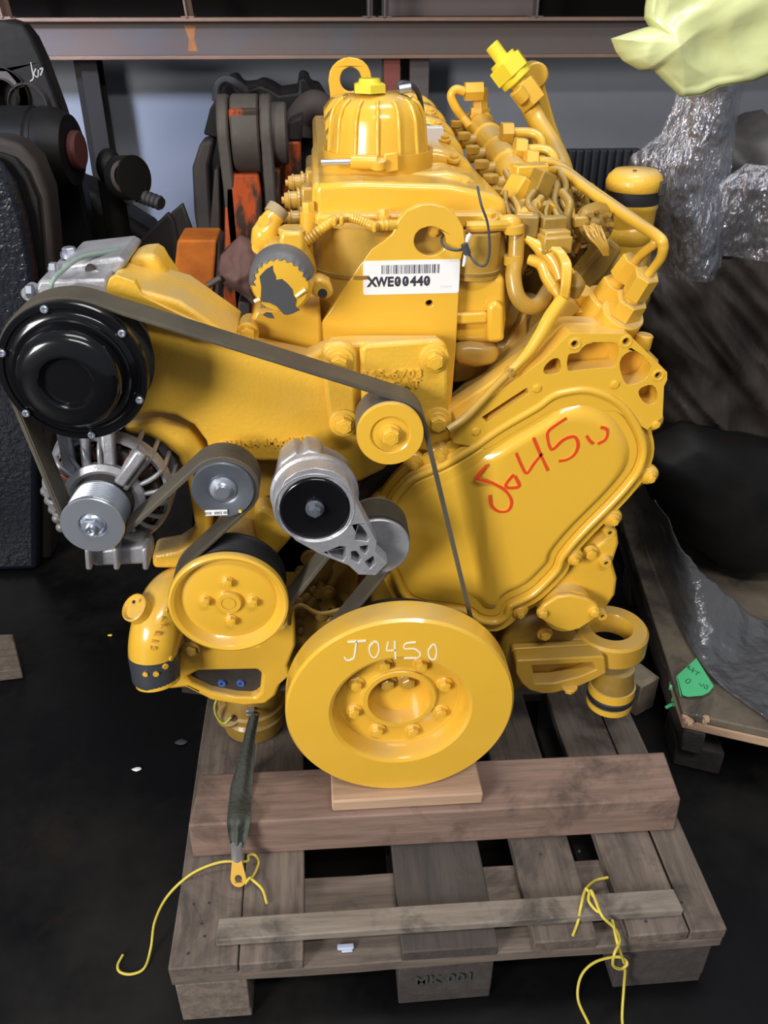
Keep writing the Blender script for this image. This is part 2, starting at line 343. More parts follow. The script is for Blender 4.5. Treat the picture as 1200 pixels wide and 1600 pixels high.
def text(body, c, size, m, name, parent, rot=(PI / 2, 0, 0), ext=0.0006, bold=0.0, sx=1.0, align='CENTER', spacing=1.0, quat=None):
    cu = bpy.data.curves.new('lettering', 'FONT'); cu.body = body; cu.size = size; cu.extrude = ext; cu.offset = bold; cu.align_x = align; cu.align_y = 'CENTER'; cu.space_character = spacing; cu.resolution_u = 3
    t = bpy.data.objects.new('lettering', cu); C.objects.link(t)
    dg = bpy.context.evaluated_depsgraph_get(); dg.update(); me = bpy.data.meshes.new_from_object(t.evaluated_get(dg)); bpy.data.objects.remove(t)
    me.materials.clear(); me.materials.append(m)
    o = bpy.data.objects.new(name, me); C.objects.link(o); WL[o] = Vector(c)
    o.parent = parent; o.location = Vector(c) - (WL[parent] if parent else Vector())
    if quat: o.rotation_mode = 'QUATERNION'; o.rotation_quaternion = quat
    else: o.rotation_euler = rot
    o.scale = (sx, 1, 1); return o

# ============================================================ SETTING
g = G(); n = 40
vv = []; ff = []
for i in range(n + 1):
    for j in range(n + 1):
        x = -3.6 + 7.6 * i / n; y = -2.4 + 5.9 * j / n
        vv.append((x, y, 0.0)); 
for i in range(n):
    for j in range(n): ff.append((i * (n + 1) + j, (i + 1) * (n + 1) + j, (i + 1) * (n + 1) + j + 1, i * (n + 1) + j + 1))
g.add(vv, ff)
fl = build(g, 'floor', Floor, None, smooth=0, kind='structure')
WY = 3.1
g = G(); g.box(-3.6, 4.0, WY, WY + 0.12, 0, 1.262); wb = build(g, 'wall_back', Wall, None, smooth=0, kind='structure')
g = G(); g.box(-3.72, -3.6, -2.4, WY, 0, 2.6); build(g, 'wall_left', Wall, None, smooth=0, kind='structure')
# dark cladding above the beam, its ribs, and the pale boards seen between the stiffeners
up = empty('trim_1', (0.3, WY + 0.1, 1.262)); up['kind'] = 'structure'
g = G(); g.box(-3.6, 4.0, WY + 0.06, WY + 0.12, 1.263, 2.1); build(g, 'cladding', DarkPanel, up, smooth=0)
xa = W(598, 20, WY).x; xb = W(835, 20, WY).x
g = G(); g.box(xa, xb, WY - 0.005, WY + 0.055, 1.264, 1.5); build(g, 'backing_board', PaleBox, up, bevel=0.004)
# rusty I-beam
BY = 2.9
zt = W(500, 30, BY).z; zb = W(500, 90, BY).z
bmr = empty('steel_beam', (0.2, BY + 0.05, zb)); tag(bmr, 'long rusty horizontal steel I-beam running across the top of the picture', 'beam')
g = G(); g.box(-2.2, 3.6, BY + 0.035, BY + 0.047, zb + 0.005, zt - 0.004); build(g, 'web', Rust, bmr, bevel=0.002)
g = G(); g.box(-2.2, 3.6, BY, BY + 0.09, zb - 0.004, zb + 0.006); build(g, 'flange', RustE, bmr, bevel=0.002)
g = G(); g.box(-2.2, 3.6, BY, BY + 0.09, zt - 0.006, zt + 0.004); build(g, 'flange', RustE, bmr, bevel=0.002)
g = G(); q = W(296, 60, BY); g.puff([(q.x - 0.02, zt - 0.01), (q.x + 0.022, zt - 0.01), (q.x + 0.012, (zt + zb) / 2), (q.x + 0.02, zb + 0.01), (q.x - 0.015, zb + 0.01), (q.x - 0.008, (zt + zb) / 2)], BY + 0.036, 0.002, 4)
build(g, 'rust_streak', mat('fresh_orange_rust', (0.42, 0.17, 0.04), 0.8, col2=(0.26, 0.11, 0.05), vscale=20), bmr)
for k, x in enumerate((4, 292, 576, 601, 838)):
    q = W(x, 28, BY); g = G()
    lean = -0.004 if k < 2 else 0
    g.beam((q.x, BY + 0.02, zt + 0.004), (q.x + lean * 3, BY + 0.02, zt + 0.14), 0.006, 0.05, (0, 1, 0)); g.beam((q.x + 0.008, BY + 0.045, zt + 0.004), (q.x + 0.008 + lean * 3, BY + 0.045, zt + 0.14), 0.016, 0.005, (0, 1, 0))
    g.box(q.x - 0.018, q.x + 0.022, BY + 0.0, BY + 0.06, zt + 0.003, zt + 0.008)
    build(g, 'stiffener', Rust if k > 1 else RustE, bmr, bevel=0.001)
g = G(); g.box(-2.2, 3.6, BY + 0.0, BY + 0.06, zt + 0.14, zt + 0.165); build(g, 'upper_angle', RustE, bmr, bevel=0.002)
def column(px0, px1, py, Y, label, m1, m2, grp=None):
    a = W(px0, py, Y).x; b = W(px1, py, Y).x
    r = empty('steel_column', ((a + b) / 2, Y + 0.06, 0)); tag(r, label, 'column', 'steel columns under the beam')
    t = 0.008; zt2 = zb - 0.004
    g = G(); g.box(a, b, Y + 0.09, Y + 0.1, 0, zt2); build(g, 'flange', m1, r, bevel=0.001)
    g = G(); g.box(a, a + 0.05, Y + 0.0, Y + 0.008, 0, zt2); build(g, 'flange', m2, r, bevel=0.001)
    g = G(); g.box(a + 0.045, a + 0.053, Y + 0.008, Y + 0.09, 0, zt2); build(g, 'web', m1, r, bevel=0.001)
    g = G(); g.box(b - (b - a) * 0.42, b, Y + 0.02, Y + 0.05, 0, zt2); build(g, 'channel', m1, r, bevel=0.002)
    return r
column(600, 672, 110, 2.93, 'rusty red-brown steel column behind the engine under the beam', Rust, mat('red_oxide_steel', (0.20, 0.05, 0.035), 0.7))
a = W(110, 100, 2.96).x; b = W(151, 100, 2.96).x
r = empty('steel_column', ((a + b) / 2, 3.0, 0)); tag(r, 'dark grey steel column at the left standing against the pale wall', 'column', 'steel columns under the beam')
ck = mat('dark_column_steel', (0.022, 0.019, 0.018), 0.7, spec=0.2)
g = G(); g.box(a + .028, b, 2.96, 2.968, 0, zb - .004); build(g, 'flange', ck, r, bevel=.001)
g = G(); g.box(a + .028, b, 3.04, 3.048, 0, zb - .004); build(g, 'flange', ck, r, bevel=.001)
g = G(); g.box((a + b) / 2, (a + b) / 2 + .008, 2.969, 3.039, 0, zb - .004); build(g, 'web', DarkSteel, r, bevel=.001)
g = G(); g.box(a, a + .026, 3.0, 3.03, 0, zb - .004); build(g, 'dark_strip', DarkSteel, r, bevel=.002)  # dark upright strip along the left edge of the column

# ============================================================ PALLET
X0, X1, Y0P, Y1P, ZT = -0.252, 0.559, 0.703, 1.903, 0.144
pal = empty('pallet', ((X0 + X1) / 2, (Y0P + Y1P) / 2, 0)); tag(pal, 'worn wooden pallet under the yellow engine, marked MK 001 on its middle block', 'pallet')
def plank(x0, x1, y0, y1, z0, z1, m, name='plank', jag=0.003, parent=None, label=None):
    g = G(); L = y1 - y0; Wd = x1 - x0; along = L > Wd; k = 9
    v = []
    for i in range(k + 1):
        t = i / k
        for (s, zz) in ((0, z0), (1, z0), (1, z1), (0, z1)):
            nz = noise.noise(Vector((t * 4, s * 5 + x0 * 31, y0 * 17 + z0 * 9))) * jag
            if along: v.append((x0 + nz if s == 0 else x1 + nz, y0 + L * t + (nz if i in (0, k) else 0), zz + nz * 0.3))
            else: v.append((x0 + Wd * t + (nz if i in (0, k) else 0), y0 + nz if s == 0 else y1 + nz, zz + nz * 0.3))
    f = [(0, 3, 2, 1), (4 * k, 4 * k + 1, 4 * k + 2, 4 * k + 3)]
    for i in range(k):
        for j in range(4): f.append((4 * i + j, 4 * i + (j + 1) % 4, 4 * i + 4 + (j + 1) % 4, 4 * i + 4 + j))
    g.add(v, f); return build(g, name, m, parent or pal, bevel=0.0022, smooth=30, label=label)
xs = lambda px: WZ(px, 1480, ZT).x
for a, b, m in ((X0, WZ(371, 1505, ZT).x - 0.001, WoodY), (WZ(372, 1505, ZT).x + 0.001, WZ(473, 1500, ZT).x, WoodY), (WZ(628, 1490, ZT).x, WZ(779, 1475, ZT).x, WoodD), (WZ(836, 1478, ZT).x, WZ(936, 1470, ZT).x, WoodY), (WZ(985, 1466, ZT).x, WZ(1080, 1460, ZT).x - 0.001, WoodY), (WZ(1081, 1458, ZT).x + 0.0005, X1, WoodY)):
    plank(a, b, Y0P, Y1P, ZT - 0.022, ZT, m, 'deck_board')
for y0 in (Y0P, (Y0P + Y1P) / 2 - 0.072, Y1P - 0.145):
    plank(X0, X1, y0 + 0.002, y0 + 0.147, ZT - 0.044, ZT - 0.0225, WoodX, 'cross_board')
bx = ((X0 + 0.004, X0 + 0.108), (WZ(625, 1490, ZT).x, WZ(775, 1475, ZT).x), (X1 - 0.15, X1 - 0.012))
for i, y0 in enumerate((Y0P + 0.004, (Y0P + Y1P) / 2 - 0.072, Y1P - 0.145)):
    for a, b in bx:
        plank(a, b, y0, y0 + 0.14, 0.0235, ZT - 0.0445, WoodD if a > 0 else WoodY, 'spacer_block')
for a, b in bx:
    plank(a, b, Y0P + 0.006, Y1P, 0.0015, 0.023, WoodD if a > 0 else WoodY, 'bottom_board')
for px, py in ((303, 1413), (327, 1411), (315, 1443), (320, 1463), (294, 1490), (655, 1450), (748, 1440), (1009, 1440), (1065, 1410), (845, 1335), (905, 1330), (340, 1330), (450, 1440)):
    q = WZ(px, py, ZT); g = G(); g.lathe((q.x, q.y, ZT - .001), [(.0024, 0), (.0024, .0016)], (0, 0, 1), 8); build(g, 'nail_head', Dark, pal)
mk = W(694, 1527, Y0P + 0.003); text('MK 001', (mk.x, Y0P + 0.0015, 0.066), 0.028, mat('faded_stamp_ink', (0.045, 0.05, 0.045), 0.8), 'stamped_lettering', pal, ext=0.0006, bold=0.0006)
# timber across the pallet
tb = tag(plank(-0.237, 0.548, 0.882, 0.982, ZT + 0.001, 0.221, WoodP, 'timber_beam', parent=None), 'thick pinkish sawn timber lying across the pallet beneath the engine', 'timber') if False else None
def loose_plank(name, corners, m, label, cat, bev=0.003, group=None):
    g = G(); g.add(corners, [(0, 3, 2, 1), (4, 5, 6, 7), (0, 1, 5, 4), (1, 2, 6, 5), (2, 3, 7, 6), (3, 0, 4, 7)])
    o = build(g, name, m, None, bevel=bev, smooth=30); tag(o, label, cat, group); return o
z0, z1 = ZT + 0.0012, 0.221
loose_plank('timber_beam', [(-0.238, .884, z0), (.545, .876, z0), (.552, .975, z0), (-.228, .985, z0), (-0.236, .884, z1), (.541, .876, z1), (.550, .975, z1), (-.227, .985, z1)], WoodP, 'thick pinkish sawn timber beam lying across the pallet beneath the crank pulley', 'timber')
pk = 0.2225
loose_plank('support_block', [(-.014, .892, pk), (.224, .890, pk), (.224, .972, pk), (-.014, .973, pk), (-.014, .892, .2455), (.224, .890, .2455), (.224, .972, .2455), (-.014, .973, .2455)], WoodN, 'fresh pale pine block between the timber beam and the big yellow pulley', 'block')
# lath on the pallet front
a0 = WZ(340, 1478, ZT + .001); a1 = WZ(1060, 1421, ZT + .001); b0 = WZ(340, 1437, ZT + .022); b1 = WZ(1052, 1388, ZT + .022)
z0, z1 = ZT + 0.0012, ZT + 0.016
f0 = WZ(338, 1479, z0); f1 = WZ(1066, 1431, z0); t0 = WZ(342, 1434, z1); t1 = WZ(1052, 1388, z1)
loose_plank('lath', [tuple(f0), tuple(f1), (f1.x, t1.y, z0), (f0.x, t0.y, z0), (f0.x, f0.y, z1), (f1.x, f1.y, z1), (t1.x, t1.y, z1), (t0.x, t0.y, z1)], WoodL, 'narrow grey lath nailed along the front of the pallet deck', 'lath', 0.002)
# wood chock by the rubber mount, card at the left edge
q = WZ(1008, 1095, 0.002); 
g = G(); g.box(-0.028, 0.028, -0.028, 0.028, 0, 0.085)
o = build(g, 'wood_chock', mat('stained_offcut', (0.33, 0.27, 0.19), 0.8, col2=(0.15, 0.12, 0.09), vscale=14), None, bevel=0.003, origin=(0, 0, 0)); o.location = (WZ(1008, 1105, 0).x - .020, WZ(1008, 1105, 0).y + .01, 0.001); o.rotation_euler = (0, 0, 0.5); tag(o, 'small square offcut of wood standing on the floor beside the pallet', 'block')
a = WZ(0, 1055, 0.03); b = WZ(33, 1045, 0.03); c = WZ(20, 990, 0.03)
loose_plank('timber_offcut', [(a.x - .12, a.y, .001), (b.x, b.y, .001), (c.x, c.y, .001), (a.x - .12, c.y, .001), (a.x - .12, a.y, .03), (b.x, b.y, .03), (c.x, c.y, .03), (a.x - .12, c.y, .03)], WoodX, 'pale timber offcut on the black floor at the left edge', 'offcut')
# scraps on the floor
for (x, y), s, lab, m in (((515, 0), 0, '', None),)[:0]: pass
def scrap(px, py, s, m, label, name='paper_scrap'):
    p = WZ(px, py, 0.003); g = G(); r = random.Random(px)
    lp = [(s * (0.7 + 0.5 * r.random()) * math.cos(a) * (1.6 if name == 'paper_scrap' else 1), s * (0.7 + 0.5 * r.random()) * math.sin(a)) for a in [i * PI / 4 for i in range(8)]]
    g.puff(lp, 0, 0.0015, 3, nz=0.001, ns=60); g.v = [Vector((p.x + v.x, p.y + v.z, 0.004 + v.y)) for v in g.v]
    o = build(g, name, m, None); tag(o, label, 'scrap', 'scraps on the floor'); return o
scrap(214, 1202, 0.006, White, 'tiny white paper scrap on the dark floor left of the pallet')
scrap(283, 1160, 0.008, Wire, 'small grey scrap on the dark floor beside the pallet edge')
scrap(172, 993, 0.004, YelBright, 'tiny yellow paint flake on the floor left of the elbow pipe')
p = WZ(540, 1480, ZT - 0.02); g = G(); g.box(p.x - .012, p.x + .012, p.y - .004, p.y + .004, ZT - .0215, ZT - .017); g.box(p.x - .006, p.x + .01, p.y - .008, p.y + .002, ZT - .0215, ZT - .018)
o = build(g, 'paper_scrap', mat('pale_blue_paper', (0.45, 0.5, 0.65), 0.6), None, bevel=0.001); tag(o, 'pale blue paper scrap on the pallet beneath the grey lath', 'scrap')

# ============================================================ CORDS
def cord(pix, r, label, name='yellow_cord', loops=()):
    g = G(); g.tube([Vector(p) for p in pix], r, 8, flat=1.0)
    for l in loops: g.tube([Vector(p) for p in l], r, 8)
    o = build(g, name, Rope, None, smooth=60); tag(o, label, 'cord', 'yellow cords on the pallet'); return o
def zz(x, y, z): return WZ(x, y, z)
P1 = [zz(192, 1492, .003), zz(184, 1508, .003), zz(188, 1519, .003), zz(206, 1522, .003), zz(226, 1512, .004), zz(236, 1480, .01), zz(242, 1440, .05), zz(262, 1400, .12), zz(300, 1365, .155), zz(345, 1347, .165), zz(385, 1346, .163), zz(388, 1337, .165), zz(398, 1336, .165), zz(404, 1348, .152), zz(396, 1368, .150), zz(384, 1380, .155), zz(390, 1372, .16), zz(396, 1376, .155), zz(410, 1390, .150), zz(417, 1412, .149)]
cord(P1, 0.0022, 'yellow cord tied to the strap lug and trailing off the pallet')
P2 = [zz(950, 1371, .147), zz(930, 1376, .149), zz(915, 1390, .17), zz(908, 1415, .172), zz(903, 1440, .15), zz(895, 1462, .147)]
P3 = [zz(915, 1388, .172), zz(930, 1405, .173), zz(935, 1425, .172), zz(920, 1408, .174), zz(924, 1392, .174), zz(940, 1430, .171), zz(960, 1450, .149), zz(968, 1470, .149), zz(960, 1490, .149), zz(958, 1508, .12), zz(970, 1514, .10), zz(980, 1505, .10), zz(965, 1495, .10), zz(930, 1503, .06), zz(908, 1525, .03), zz(903, 1560, .003), zz(918, 1596, .003), zz(945, 1650, .003), zz(975, 1640, .003), zz(972, 1590, .003), zz(975, 1540, .04), zz(976, 1510, .09), zz(965, 1475, .149), zz(957, 1438, .15)]
cord(P3, 0.0022, 'yellow cord knotted round the lath and hanging over the pallet front', loops=(catmull(P2, 4)[0],))

# ============================================================ BACKGROUND MACHINERY, LEFT
def poly_thing(name, pts, Y, th, m, label, cat, bevel=0.01, holes=(), parent=None, root=None):
    g = G(); g.prism([PX(pts, Y)] + [PX(h, Y) for h in holes], Y, Y + th)
    return g
def ellp(cx, cy, rx, ry, n=22): return [(cx + rx * math.cos(2 * PI * i / n), cy + ry * math.sin(2 * PI * i / n)) for i in range(n)]
# black lug plate with boss (excavator attachment)
Y = 2.3
r = empty('excavator_attachment', (W(40, 200, Y).x, Y + 0.05, 0)); tag(r, 'tall black lug plate with round boss, chalk-marked, at the top left', 'machine part')
zf = lambda x, y: (W(x, y, Y).x, W(x, y, Y).z)
g = G(); out = [(-90, 60), (-30, 34), (12, 30), (34, 38), (50, 58), (66, 92), (95, 170), (118, 240), (135, 330), (170, 480), (170, 900), (-90, 900)]
g.prism([PX(out, Y), PX(ellp(4, 150, 20, 36), Y)], Y, Y + 0.07); build(g, 'lug_plate', DarkSteel, r, bevel=0.01)
g = G(); c = W(4, 150, Y); g.cyl((c.x, Y + .05, c.z), (c.x, Y + .069, c.z), .075); build(g, 'back_disc', DarkSteel, r)
g = G(); c3 = W(44, 165, Y - .01); g.lathe((c3.x, Y - .012, c3.z), [(.045, 0), (.05, .01), (.04, .01)], seg=36, cap=False); build(g, 'recess_ring', Brownish, r)
g = G(); g.lathe((c.x, Y, c.z), [(0.062, -0.012), (0.062, 0.0), (0.04, 0.0), (0.037, -0.012)], seg=40, cap=False); build(g, 'bush', GreySteel, r)
ax = Vector((0.99, -0.14, 0.0)).normalized(); a = W(127, 235, Y - .12); k_ = mpp(127, 235, Y)
g = G(); g.lathe(a - ax * .22, [(0.0, 0), (56 * k_, 0), (61 * k_, .01), (61 * k_, .12), (58 * k_, .125), (58 * k_, .135), (61 * k_, .14), (59 * k_, .17), (50 * k_, .20), (0.0, .20)], ax, 44, cap=False); build(g, 'boss', DarkSteel, r)
g = G(); g.cyl(a - ax * .02, a, 28 * k_, seg=32, ch=.004); build(g, 'pin_end', RedFace, r)
ribbon([[(48, 97), (50, 108), (52, 122), (47, 127)], [(56, 107), (53, 116), (59, 120), (60, 109)], [(62, 108), (67, 107), (63, 118)]], Y, 0.0035, mat('chalk', (0.35, 0.33, 0.30), 0.8), 'chalk_marking', r, 0.001)
# black drum housing in front of it, wet blue-black flank
r = empty('hydraulic_housing', (W(20, 400, 2.0).x, 2.0, 0)); tag(r, 'black arched steel housing with wet blue-black side at the left edge', 'machine part')
Y = 1.97
g = G(); g.prism(PX([(-160, 225), (0, 215), (30, 225), (55, 250), (75, 300), (82, 360), (86, 420), (86, 900), (-160, 900)], Y), Y, Y + 0.09); build(g, 'arch', Brownish, r, bevel=0.012, seg=3)
g = G(); g.prism(PX([(-160, 246), (0, 238), (22, 246), (42, 268), (60, 310), (66, 370), (70, 430), (70, 900), (-160, 900)], Y - .012), Y - .012, Y - .001); build(g, 'inner_panel', DarkSteel, r, bevel=.004)
g = G(); g.prism(PX([(-200, 230), (-60, 232), (0, 252), (22, 285), (40, 340), (55, 420), (60, 480), (62, 900), (-200, 900)], Y - 0.05), Y - 0.05, Y - 0.0125); build(g, 'flank', BlueBlack, r, bevel=0.03, seg=4)
# small coupling with hose
r = empty('hose_coupling', W(195, 290, 2.3)); tag(r, 'small black flanged coupling with ribbed hose stub in front of the wall', 'coupling')
Y = 2.2; g = G(); c = W(185, 278, Y); g.lathe(c, [(0.0, 0), (0.04, 0), (0.05, 0.01), (0.05, 0.06), (0.0, 0.06)], (0.75, -0.6, 0.1), 28, cap=False); g.ball(W(172, 262, Y + .03), 0.04, (0.8, 1, 1.1)); build(g, 'body', DarkSteel, r)
g = G(); c = W(190, 276, Y - .05); g.lathe(c, [(0.032, 0), (0.036, 0.006), (0.028, 0.009), (0.028, 0.0)], (0.75, -0.6, 0.1), 28, cap=False); build(g, 'ring', GreySteel, r)
g = G(); g.tube([W(200, 300, Y), W(225, 308, Y - .02), W(252, 318, Y - .05)], 0.016, 14, corr=0.1); g.cyl(W(196, 290, Y), W(215, 310, Y), 0.03, seg=16); build(g, 'hose', BlackM, r)
g = G(); g.cyl((W(172, 280, Y + .03).x, Y + .03, 0.0), W(172, 280, Y + .03), 0.03); build(g, 'stand_pipe', DarkSteel, r)
# heap: dark bucket with sloping brown plate
Y = 2.42
r = empty('excavator_bucket', (W(180, 380, Y).x, Y + 0.2, 0)); tag(r, 'dark excavator bucket lying behind the compressor and the drive belt', 'bucket')
g = G(); g.prism(PX([(60, 300), (110, 285), (150, 300), (165, 320), (230, 360), (290, 440), (290, 900), (60, 900)], Y), Y, Y + 0.18); build(g, 'shell', DarkSteel, r, bevel=0.03, seg=3)
g = G(); g.prism(PX([(196, 398), (262, 332), (272, 345), (290, 430), (300, 470), (190, 470)], Y - 0.03), Y - 0.03, Y - 0.001); build(g, 'side_plate', Brownish, r, bevel=0.006)
g = G(); g.prism(PX([(265, 335), (285, 318), (300, 360), (300, 500), (280, 500)], Y + 0.19), Y + 0.19, Y + 0.22); build(g, 'cutting_edge', GreySteel, r, bevel=0.006)
# orange quick coupler
Y = 2.16
r = empty('orange_linkage', (W(385, 300, Y).x, Y + 0.1, 0)); tag(r, 'scuffed orange and grey excavator linkage with round pivot behind the engine', 'machine part')
def cheek(x0, x1, Yc, th, top, bot, m, m2=None):
    # upright plate with a rounded head, seen edge-on; x0..x1 in pixels
    g = G(); L = []
    for t in range(9):
        a = PI * t / 8; L.append((-math.cos(a) * 0.085, math.sin(a) * 0.085))
    return g
def headplate(px0, px1, pytop, name, m, depth=0.17, bottom=0.35, waist=0.03, Yc=None):
    Yc = Yc or Y; x0 = W(px0, pytop, Yc).x; x1 = W(px1, pytop, Yc).x; zt_ = W(px0, pytop, Yc).z; rad = depth / 2
    pf = [(Yc + rad - rad * math.cos(PI * t / 12), zt_ - rad + rad * math.sin(PI * t / 12)) for t in range(13)]
    pf += [(Yc + depth - 0.01, zt_ - rad - 0.12), (Yc + depth + 0.02, 0.0), (Yc + 0.0, 0.0), (Yc + waist, bottom)]
    pf += [(Yc + waist, zt_ - rad - 0.12)]
    g = G(); nn = len(pf); v = [(x0, a, b) for a, b in pf] + [(x1, a, b) for a, b in pf]
    f = [tuple(range(nn)), tuple(range(2 * nn - 1, nn - 1, -1))] + [(i, (i + 1) % nn, (i + 1) % nn + nn, i + nn) for i in range(nn)]
    g.add(v, f); return build(g, name, m, r, bevel=0.006)
headplate(333, 352, 152, 'cheek_plate', GreySteel)
headplate(402, 421, 152, 'cheek_plate', GreySteel)
x0 = W(355, 152, Y).x; x1 = W(400, 152, Y).x; zc = W(355, 152, Y).z - 0.088
g = G(); g.cyl((x0, Y + .085, zc), (x1, Y + .085, zc), 0.088, seg=48, ch=0.004); build(g, 'pivot_drum', GreySteel, r)
g = G(); g.cyl((x1 + .02, Y + .085, zc), (x1 + .065, Y + .085, zc), 0.07, seg=40, ch=0.004); build(g, 'pivot_collar', GreySteel, r)
g = G(); zc2 = W(370, 215, Y).z; g.prism([(x0 - .002, zc2 + .06), (x1 + .002, zc2 + .06), (x1 + .002, zc2 - .015), (x0 - .002, zc2 - .015)], Y + .012, Y + .10); build(g, 'red_web', Orange, r, bevel=0.006)
g = G(); g.prism(PX([(352, 272), (404, 272), (408, 300), (420, 560), (348, 560)], Y + .03), Y + .03, Y + .14); build(g, 'front_panel', Orange, r, bevel=0.006)
g = G(); g.prism(PX([(420, 262), (437, 266), (437, 460), (424, 460)], Y + .04), Y + .04, Y + .15); build(g, 'front_panel', Orange, r, bevel=0.004)
g = G(); g.prism(PX([(335, 264), (342, 264), (346, 460), (318, 460), (330, 330)], Y + .04), Y + .04, Y + .15); build(g, 'side_panel', Brownish, r, bevel=0.004)
g = G(); g.prism(PX([(300, 262), (313, 222), (333, 218), (333, 230), (326, 260), (330, 330), (334, 380), (310, 380), (303, 330)], Y + .1), Y + .1, Y + .2); build(g, 'side_arm', Brownish, r, bevel=0.008)
g = G(); g.prism(PX([(318, 210), (328, 170), (340, 150), (345, 218)], Y + .14), Y + .14, Y + .2); build(g, 'side_arm', DarkSteel, r, bevel=0.004)
g = G(); g.prism(PX([(446, 225), (449, 220), (470, 220), (471, 300), (468, 420), (441, 420), (441, 240)], Y + .15), Y + .15, Y + .25); build(g, 'link_arm', Orange, r, bevel=0.008)
g = G(); g.prism(PX([(450, 190), (474, 180), (472, 222), (447, 222)], Y + .15), Y + .15, Y + .25); build(g, 'link_head', Brownish, r, bevel=0.008)
# dark frame and hose behind the linkage
Y = 2.62
r = empty('grab_frame', (W(430, 250, Y).x, Y, 0)); tag(r, 'black greasy attachment frame looming behind the orange linkage', 'machine part')
g = G(); g.prism(PX([(335, 150), (345, 128), (360, 124), (372, 140), (392, 138), (405, 132), (420, 138), (436, 148), (465, 144), (465, 124), (474, 120), (482, 126), (486, 138), (500, 140), (515, 165), (520, 210), (512, 420), (330, 420), (330, 200)], Y), Y, Y + .3); build(g, 'frame', DarkSteel, r, bevel=0.02, seg=3)
g = G(); g.tube([W(338, 158, Y - .05), W(340, 134, Y - .05), W(352, 124, Y - .05), W(368, 130, Y - .05), W(384, 142, Y - .04)], 0.012, 10); build(g, 'hose', BlackM, r)
g = G(); g.tube([W(465, 210, Y - .05), W(470, 185, Y - .05), W(490, 165, Y - .06), W(510, 175, Y - .06)], 0.04, 14); build(g, 'hose', mat('dark_brown_hose', (0.05, 0.035, 0.03), 0.7), r)
# orange box beside them
Y = 1.9
r = empty('orange_bar', (W(300, 450, Y).x, Y + .05, 0)); tag(r, 'worn orange painted steel bar standing behind the yellow bracket', 'machine part')
g = G(); g.prism(PX([(277, 375), (338, 375), (333, 450), (318, 540), (258, 540), (262, 520), (270, 440)], Y), Y, Y + .12); build(g, 'face_plate', OrangeC, r, bevel=0.005)
g = G(); g.prism(PX([(258, 541), (318, 541), (300, 900), (240, 900)], Y), Y + .005, Y + .12); build(g, 'base_plate', DarkSteel, r, bevel=0.005)
g = G(); g.prism(PX([(339, 376), (345, 382), (343, 450), (336, 520), (330, 900), (305, 900), (320, 560), (335, 450)], Y + .01), Y + .01, Y + .12); build(g, 'edge_plate', Brownish, r, bevel=0.003)
# rust-red casting
Y = 1.6
g = G(); g.puff(PX([(337, 432), (340, 410), (352, 396), (372, 378), (388, 385), (402, 395), (425, 420), (430, 470), (410, 500), (385, 478), (360, 460), (342, 450)], Y), Y + .05, 0.05, 12, nz=0.03, ns=16)
r = empty('rusty_casting', (W(375, 440, Y).x, Y + .05, 0)); tag(r, 'rough rust-red casting between the orange bar and the taped canister', 'casting')
build(g, 'rough_body', Pink, r, smooth=50)
g = G(); g.prism([(a_, max(b_, ZT + .001)) for a_, b_ in PX([(372, 470), (392, 474), (388, 540), (384, 900), (364, 900), (366, 540)], Y + .03)], Y + .03, Y + .1); build(g, 'stem', Brownish, r, bevel=0.004)
g = G(); g.cyl(W(325, 446, Y), W(345, 434, Y), 0.006, seg=12); build(g, 'stud', GreySteel, r)
g = G(); g.cyl(W(366, 512, Y), W(392, 514, Y), 0.008, seg=12); build(g, 'stud', Zinc, r)

# ============================================================ RADIATOR BEHIND, RIGHT
Y = 2.45; a = W(886, 236, Y); b = W(1010, 236, Y); zl = 0.4
r = empty('radiator', ((a.x + b.x) / 2, Y, 0)); tag(r, 'dark upright finned radiator behind the pipes, against the pale wall', 'radiator')
g = G(); g.box(a.x, b.x, Y + .03, Y + .08, 0.0, a.z - .005); build(g, 'core', mat('radiator_core', (0.03, 0.032, 0.04), 0.6), r)
nf = 10
for i in range(nf):
    x = a.x + (b.x - a.x) * (i + 0.5) / nf
    g = G(); g.box(x - .004, x + .004, Y, Y + .03, 0.0, a.z); g.box(x - .011, x + .011, Y + .022, Y + .03, 0.0, a.z - .004); build(g, 'fin', Fin, r, bevel=0.001)

# ============================================================ WRAPPED MACHINE, RIGHT
r = empty('wrapped_machine', (1.0, 1.7, 0.15)); tag(r, 'bulky brown machine shrouded in dusty plastic film on the right', 'machine')
def px3(pts, Y): return PX(pts, Y)
Y = 1.50
g = G(); g.puff(PX([(1015, 440), (1060, 425), (1130, 400), (1250, 330), (1420, 360), (1500, 600), (1400, 900), (1250, 930), (1130, 830), (1060, 790), (1045, 740), (1030, 600), (1000, 520)], Y), Y + .33, 0.24, 44, nz=0.035, ns=5, crease=0.7, sub=9, ridge=.01, diag=.055, zmin=.2)
build(g, 'film_shroud', FilmD, r, smooth=60)
g = G(); g.puff(PX([(1010, 720), (1060, 770), (1200, 840), (1500, 860), (1700, 880), (1700, 889), (1500, 889), (1180, 889)], Y) , Y + .2, 0.1, 6)
g = G(); qs = [(1015, 740), (1045, 820), (1085, 880), (1150, 940), (1230, 990), (1340, 1040), (1600, 1100), (1600, 760), (1300, 740), (1100, 700)]; g.puff([(W(x, y, 1.46).x, max(.17, W(x, y, 1.46).z)) for x, y in qs], 1.58, 0.12, 14, nz=0.02, ns=5, zmin=.165)
build(g, 'lower_casing', DarkSteel, r, smooth=60)
